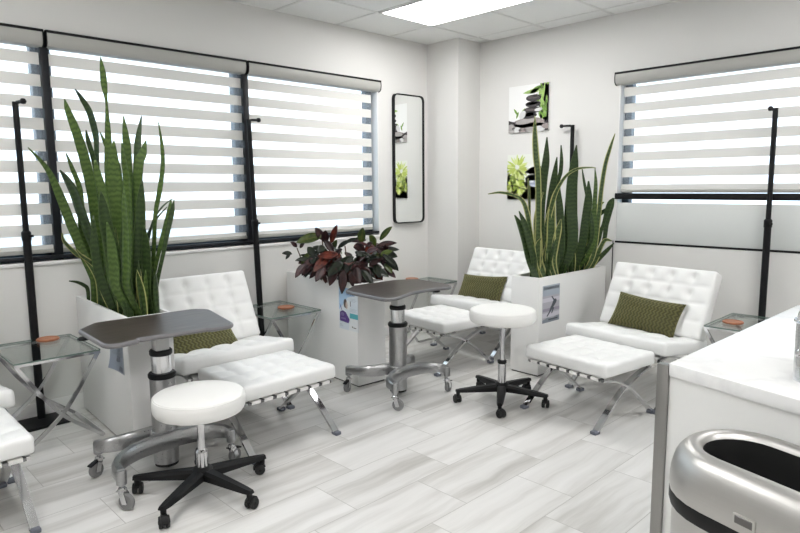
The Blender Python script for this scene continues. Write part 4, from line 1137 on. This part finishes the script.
def make_table(label, col, feet, top, lever_at):
    cx, cy = col
    root = thing('rolling_table', label, 'rolling table', (cx, cy, 0), 0, 'dark-topped rolling tables')
    zt = .738
    ol = round_poly([(x-cx, y-cy) for x, y, r in top], [r for x, y, r in top], 6)
    bm = B(); add_prism(bm, ol, zt-.016, zt, 0, 1)
    # raised soft edge
    obj('tabletop', bm, [M['table_wood'], M['table_edge']], root)
    bm = B(); add_tube(bm, [(x, y, zt-.010) for x, y in ol+[ol[0]]], .0115, 8, False); obj('edge_band', bm, M['table_edge'], root)
    bm = B(); add_box(bm, (-.14, -.10, zt-.032), (.14, .10, zt-.016), .004); obj('support_plate', bm, M['black_plastic'], root)
    lx, ly = lever_at
    bm = B(); add_tube(bm, [(lx*.5, ly*.5, zt-.034), (lx*.9, ly*.9, zt-.036)], .006, 8); add_lathe(bm, [(0, -.007), (.024, -.006), (.030, 0), (.024, .006), (0, .007)], (lx, ly, zt-.036), 16, 0, False); obj('height_lever', bm, M['black_plastic'], root)
    # column
    bm = B(); add_box(bm, (-.033, -.033, .55), (.033, .033, zt-.03), .007); obj('inner_post', bm, M['grey_post'], root)
    bm = B(); add_lathe(bm, [(.030, .588), (.050, .590), (.054, .596), (.054, .612), (.049, .618), (.030, .618)], (0, 0, 0), 32); obj('upper_collar', bm, M['black_plastic'], root)
    bm = B(); add_cyl(bm, (0, 0, .46), (0, 0, .596), .048, 32); obj('middle_tube', bm, M['chrome'], root)
    bm = B(); add_lathe(bm, [(.045, .474), (.062, .476), (.066, .482), (.066, .496), (.060, .503), (.045, .503)], (0, 0, 0), 32); obj('lower_collar', bm, M['black_plastic'], root)
    bm = B(); add_cyl(bm, (0, 0, .045), (0, 0, .478), .060, 32); obj('outer_tube', bm, M['satin_alu'], root)
    bm = B(); add_lathe(bm, [(.060, .118), (.068, .123), (.068, .200), (.064, .208), (.060, .21)], (0, 0, 0), 32); obj('base_hub', bm, M['satin_alu'], root)
    bm = B(); add_cyl(bm, (0, 0, .03), (0, 0, .046), .056, 32); obj('foot_plug', bm, M['black_plastic'], root)
    F = [Vector((x-cx, y-cy, 0)) for x, y in feet]       # front-left, front-right, back-right, back-left
    for a, b, sg in ((F[0], F[1], -1), (F[3], F[2], 1)):
        path = []; m_ = 28; yc = sg*.062
        for i in range(m_+1):
            th = PI*i/m_; t_ = (1-math.cos(th))/2
            x = a.x + (b.x-a.x)*t_; yl = a.y + (b.y-a.y)*t_
            path.append(Vector((x, yl + (yc-yl)*math.sin(th)**.75, .158 + .016*math.sin(th))))
        bm = B(); n = len(path); rings = []
        for i, p in enumerate(path):
            d = (path[min(i+1, n-1)]-path[max(i-1, 0)]); d.z = 0; d.normalize(); sd = Vector((-d.y, d.x, 0))
            e = abs(2*i/(n-1)-1); hw = .024; hh = .025 + .014*(1-e**2)
            rings.append([bm.verts.new(p + sd*(hw*u) + Vector((0, 0, hh*v))) for u, v in ((-1, -.8), (-.8, -1), (.8, -1), (1, -.8), (1, .5), (.55, 1), (-.55, 1), (-1, .5))])
        for i in range(n-1):
            for j in range(8): bm.faces.new((rings[i][j], rings[i][(j+1) % 8], rings[i+1][(j+1) % 8], rings[i+1][j]))
        bm.faces.new(rings[0][::-1]); bm.faces.new(rings[-1])
        obj('base_arm', bm, M['satin_alu'], root, 50)
    for k, f in enumerate(F):
        bm = B(); add_lathe(bm, [(.018, .112), (.0225, .116), (.0225, .168), (.018, .178), (0, .180)], (f.x, f.y, 0), 18, 0, True); obj('caster_socket', bm, M['satin_alu'], root)
        caster(root, f.x, f.y, .125, R((-60, 15, 60, 200)[k]), .037, (M['chrome'], M['grey_rubber']), True, k in (1, 3))
    return root
make_table('dark-topped rolling table on chrome column beside the nearest planter and foreground stool', (1.252, 2.965), [(.94, 2.715), (1.515, 2.79), (1.50, 3.165), (.985, 3.13)], [(.925, 2.725, .085), (1.055, 2.745, .01), (1.068, 2.772, .012), (1.385, 2.742, .012), (1.402, 2.722, .01), (1.515, 2.712, .075), (1.61, 3.16, .07), (1.55, 3.222, .06), (1.05, 3.248, .06), (.945, 3.14, .05)], tuple(at_z(84, 339, .70).xy - Vector((1.252, 2.965))))
make_table('dark-topped rolling table in front of the croton planter', (2.85, 2.935), [(2.625, 2.735), (3.12, 2.735), (3.15, 3.17), (2.665, 3.235)], [(2.500, 2.665, .08), (2.60, 2.672, .1), (2.78, 2.738, .2), (3.02, 2.738, .1), (3.12, 2.69, .05), (3.175, 2.80, .05), (3.195, 3.09, .06), (3.06, 3.178, .08), (2.70, 3.195, .08), (2.53, 3.08, .08)], tuple(at_z(436, 291.5, .70).xy - Vector((2.85, 2.935))))

# ------------------------------------------------------------------ counter, bin, urn
ctr = thing('counter', 'white counter with quartz top and steel corner post at right edge', 'counter', (1.74, .69, 0))
def cpt(x, y): return (x-1.74, y-.69)
end = Vector((-.29, -1)).normalized()
def end_at(y, inset=0): return 1.74 + (.69-y)*(-.29) + inset
bm = B()
ol = [cpt(1.738, .693), cpt(end_at(.02), .02), cpt(XW-.002, .02), cpt(XW-.002, .62)]
add_prism(bm, ol, .863, .90)
es = [e for e in bm.edges]; bmesh.ops.bevel(bm, geom=es, offset=.003, segments=2, profile=.5, affect='EDGES')
obj('worktop', bm, M['quartz'], ctr)
bm = B(); ol = [cpt(1.755, .670), cpt(end_at(.04, .02), .04), cpt(XW-.004, .04), cpt(XW-.004, .60)]; add_prism(bm, ol, .0, .863); obj('cabinet_body', bm, M['cabinet'], ctr)
bm = B(); a = Vector(cpt(1.745, .692)); b = Vector(cpt(end_at(.06, .006), .06)); d = (b-a).normalized(); n_ = Vector((d.y, -d.x))
n_ = n_ if n_.x < 0 else -n_
P_ = [a, b, b-n_*.014, a-n_*.014]; add_prism(bm, [tuple(p) for p in P_], .0, .862); obj('end_panel', bm, M['cabinet'], ctr)
bm = B(); add_box(bm, (-.004, .0035, 0), (.020, .036, .893), .002); obj('corner_post', bm, M['post_steel'], ctr)

bin_ = thing('waste_bin', 'oval brushed steel waste bin with black slot and band beside the counter', 'bin', (1.443, .252, 0), math.atan2(.96, .28))
def stadium(hl, r, n=14):
    out = []
    for k in range(n+1):
        a = -PI/2 + PI*k/n; out.append((hl + r*math.cos(a), r*math.sin(a)))
    for k in range(n+1):
        a = PI/2 + PI*k/n; out.append((-hl + r*math.cos(a), r*math.sin(a)))
    return out
def stad_loft(bm, rings, hl, cap0=False, cap1=False, n=14):
    V = [[bm.verts.new((x, y, z)) for x, y in stadium(hl, r, n)] for r, z in rings]
    m = len(V[0])
    for i in range(len(V)-1):
        for k in range(m): bm.faces.new((V[i][k], V[i][(k+1) % m], V[i+1][(k+1) % m], V[i+1][k]))
    if cap0: bm.faces.new(V[0][::-1])
    if cap1: bm.faces.new(V[-1])
HL = .165; BZ = .034; BB = .092
bm = B(); stad_loft(bm, [(.140, .012), (.146, .02), (.150, .10), (.150, .577+BB)], HL, True, True); obj('bin_body', bm, M['bin_steel'], bin_)
bm = B(); stad_loft(bm, [(.150, .572+BB), (.156, .574+BB), (.158, .58+BB), (.158, .612+BB), (.155, .618+BB), (.150, .62+BB)], HL, True, True); obj('band', bm, M['black_plastic'], bin_)
prof = [(.156, .617), (.158, .622), (.1588, .64), (.158, .665), (.1555, .695), (.150, .724), (.1415, .748), (.131, .765), (.120, .774), (.110, .777), (.101, .774), (.0945, .766), (.0905, .755)]
bm = B(); stad_loft(bm, [(r, .777-(.777-z)*.706+BZ) for r, z in prof], HL); obj('lid', bm, M['bin_steel'], bin_, 60)
bm = B(); stad_loft(bm, [(.0905, .7615+BZ), (.0885, .60+BZ)], HL, False, False); stad_loft(bm, [(.0885, .60+BZ), (.0880, .598+BZ)], HL, True, True); obj('liner', bm, M['liner'], bin_)
bm = B(); add_box(bm, (-.024, -.004, -.011), (.024, .003, .011), .003); add_box(bm, (-.019, -.0048, -.0085), (.019, -.003, .0085), .001, 1, None, 1)
pq = obj('plaque', bm, [M['plaque_edge'], M['label']], bin_)
pq.location = (.065, .1585, .637+BB); pq.rotation_euler = (0, 0, PI)
bm = B(); add_box(bm, (-.014, -.01, -.016), (.014, .01, .016), .004); hb = obj('latch', bm, M['black_plastic'], bin_); hb.location = (HL+.1575, .02, .60+BB); hb.rotation_euler = (0, 0, PI/2)

urn_c = at_z(821, 381, .90)
urn = thing('drink_urn', 'polished steel urn with small tap on the counter, cut by right edge', 'urn', (urn_c.x, urn_c.y, .90))
ur = .062
bm = B(); add_lathe(bm, [(ur*1.02, 0), (ur*1.02, .01), (ur, .014), (ur, .15), (ur*.97, .17), (ur*.8, .19), (ur*.4, .204), (0, .208)], (0, 0, 0), 40); obj('urn_body', bm, M['urn_steel'], urn)
bm = B(); add_tube(bm, [(ur*1.02*math.cos(2*PI*k/40), ur*1.02*math.sin(2*PI*k/40), .152) for k in range(41)], .005, 8, False); obj('rim', bm, M['chrome'], urn)
tdir = (-RT*.9 - Vector((FW.x, FW.y, 0))*.3).normalized()
bm = B(); add_cyl(bm, tdir*ur*.9+Vector((0, 0, .06)), tdir*(ur+.022)+Vector((0, 0, .06)), .007, 14); add_cyl(bm, tdir*(ur+.017)+Vector((0, 0, .045)), tdir*(ur+.017)+Vector((0, 0, .078)), .0075, 14); tp = obj('tap', bm, M['chrome'], urn)
bm = B(); add_lathe(bm, [(0, .07), (.010, .072), (.012, .08), (.010, .088), (0, .09)], tdir*(ur+.017), 14, 0, False); obj('tap_knob', bm, M['chrome'], tp)

# ------------------------------------------------------------------ light
w = bpy.data.worlds.new('sky'); sc.world = w; w.use_nodes = True
nt = w.node_tree; nt.nodes.clear()
out = nt.nodes.new('ShaderNodeOutputWorld'); bg = nt.nodes.new('ShaderNodeBackground'); nt.links.new(bg.outputs[0], out.inputs[0])
bg.inputs[0].default_value = (.93, .97, 1, 1); bg.inputs[1].default_value = 2.6
def portal(loc, rot, sx, sy):
    l = bpy.data.lights.new('window_portal', 'AREA'); l.shape = 'RECTANGLE'; l.size = sx; l.size_y = sy
    l.cycles.is_portal = True
    o = bpy.data.objects.new('window_portal', l); COL.objects.link(o); o.location = loc; o.rotation_euler = rot
portal(((LW['x0']+LW['x1'])/2, YW+.20, (LW['z0']+LW['z1'])/2), (-PI/2, 0, 0), LW['x1']-LW['x0'], LW['z1']-LW['z0'])
portal((XW+.20, (RW['y0']+RW['y1'])/2, (RW['z0']+RW['z1'])/2), (0, PI/2, 0), RW['z1']-RW['z0'], RW['y1']-RW['y0'])

sc.view_settings.view_transform = 'Standard'
try: sc.view_settings.look = 'None'
except Exception: pass
sc.view_settings.gamma = 1; sc.view_settings.use_curve_mapping = False
sc.view_settings.exposure = 0.48
sc.cycles.use_denoising = True
sc.cycles.max_bounces = 10; sc.cycles.transparent_max_bounces = 12
sc.cycles.sample_clamp_indirect = 8
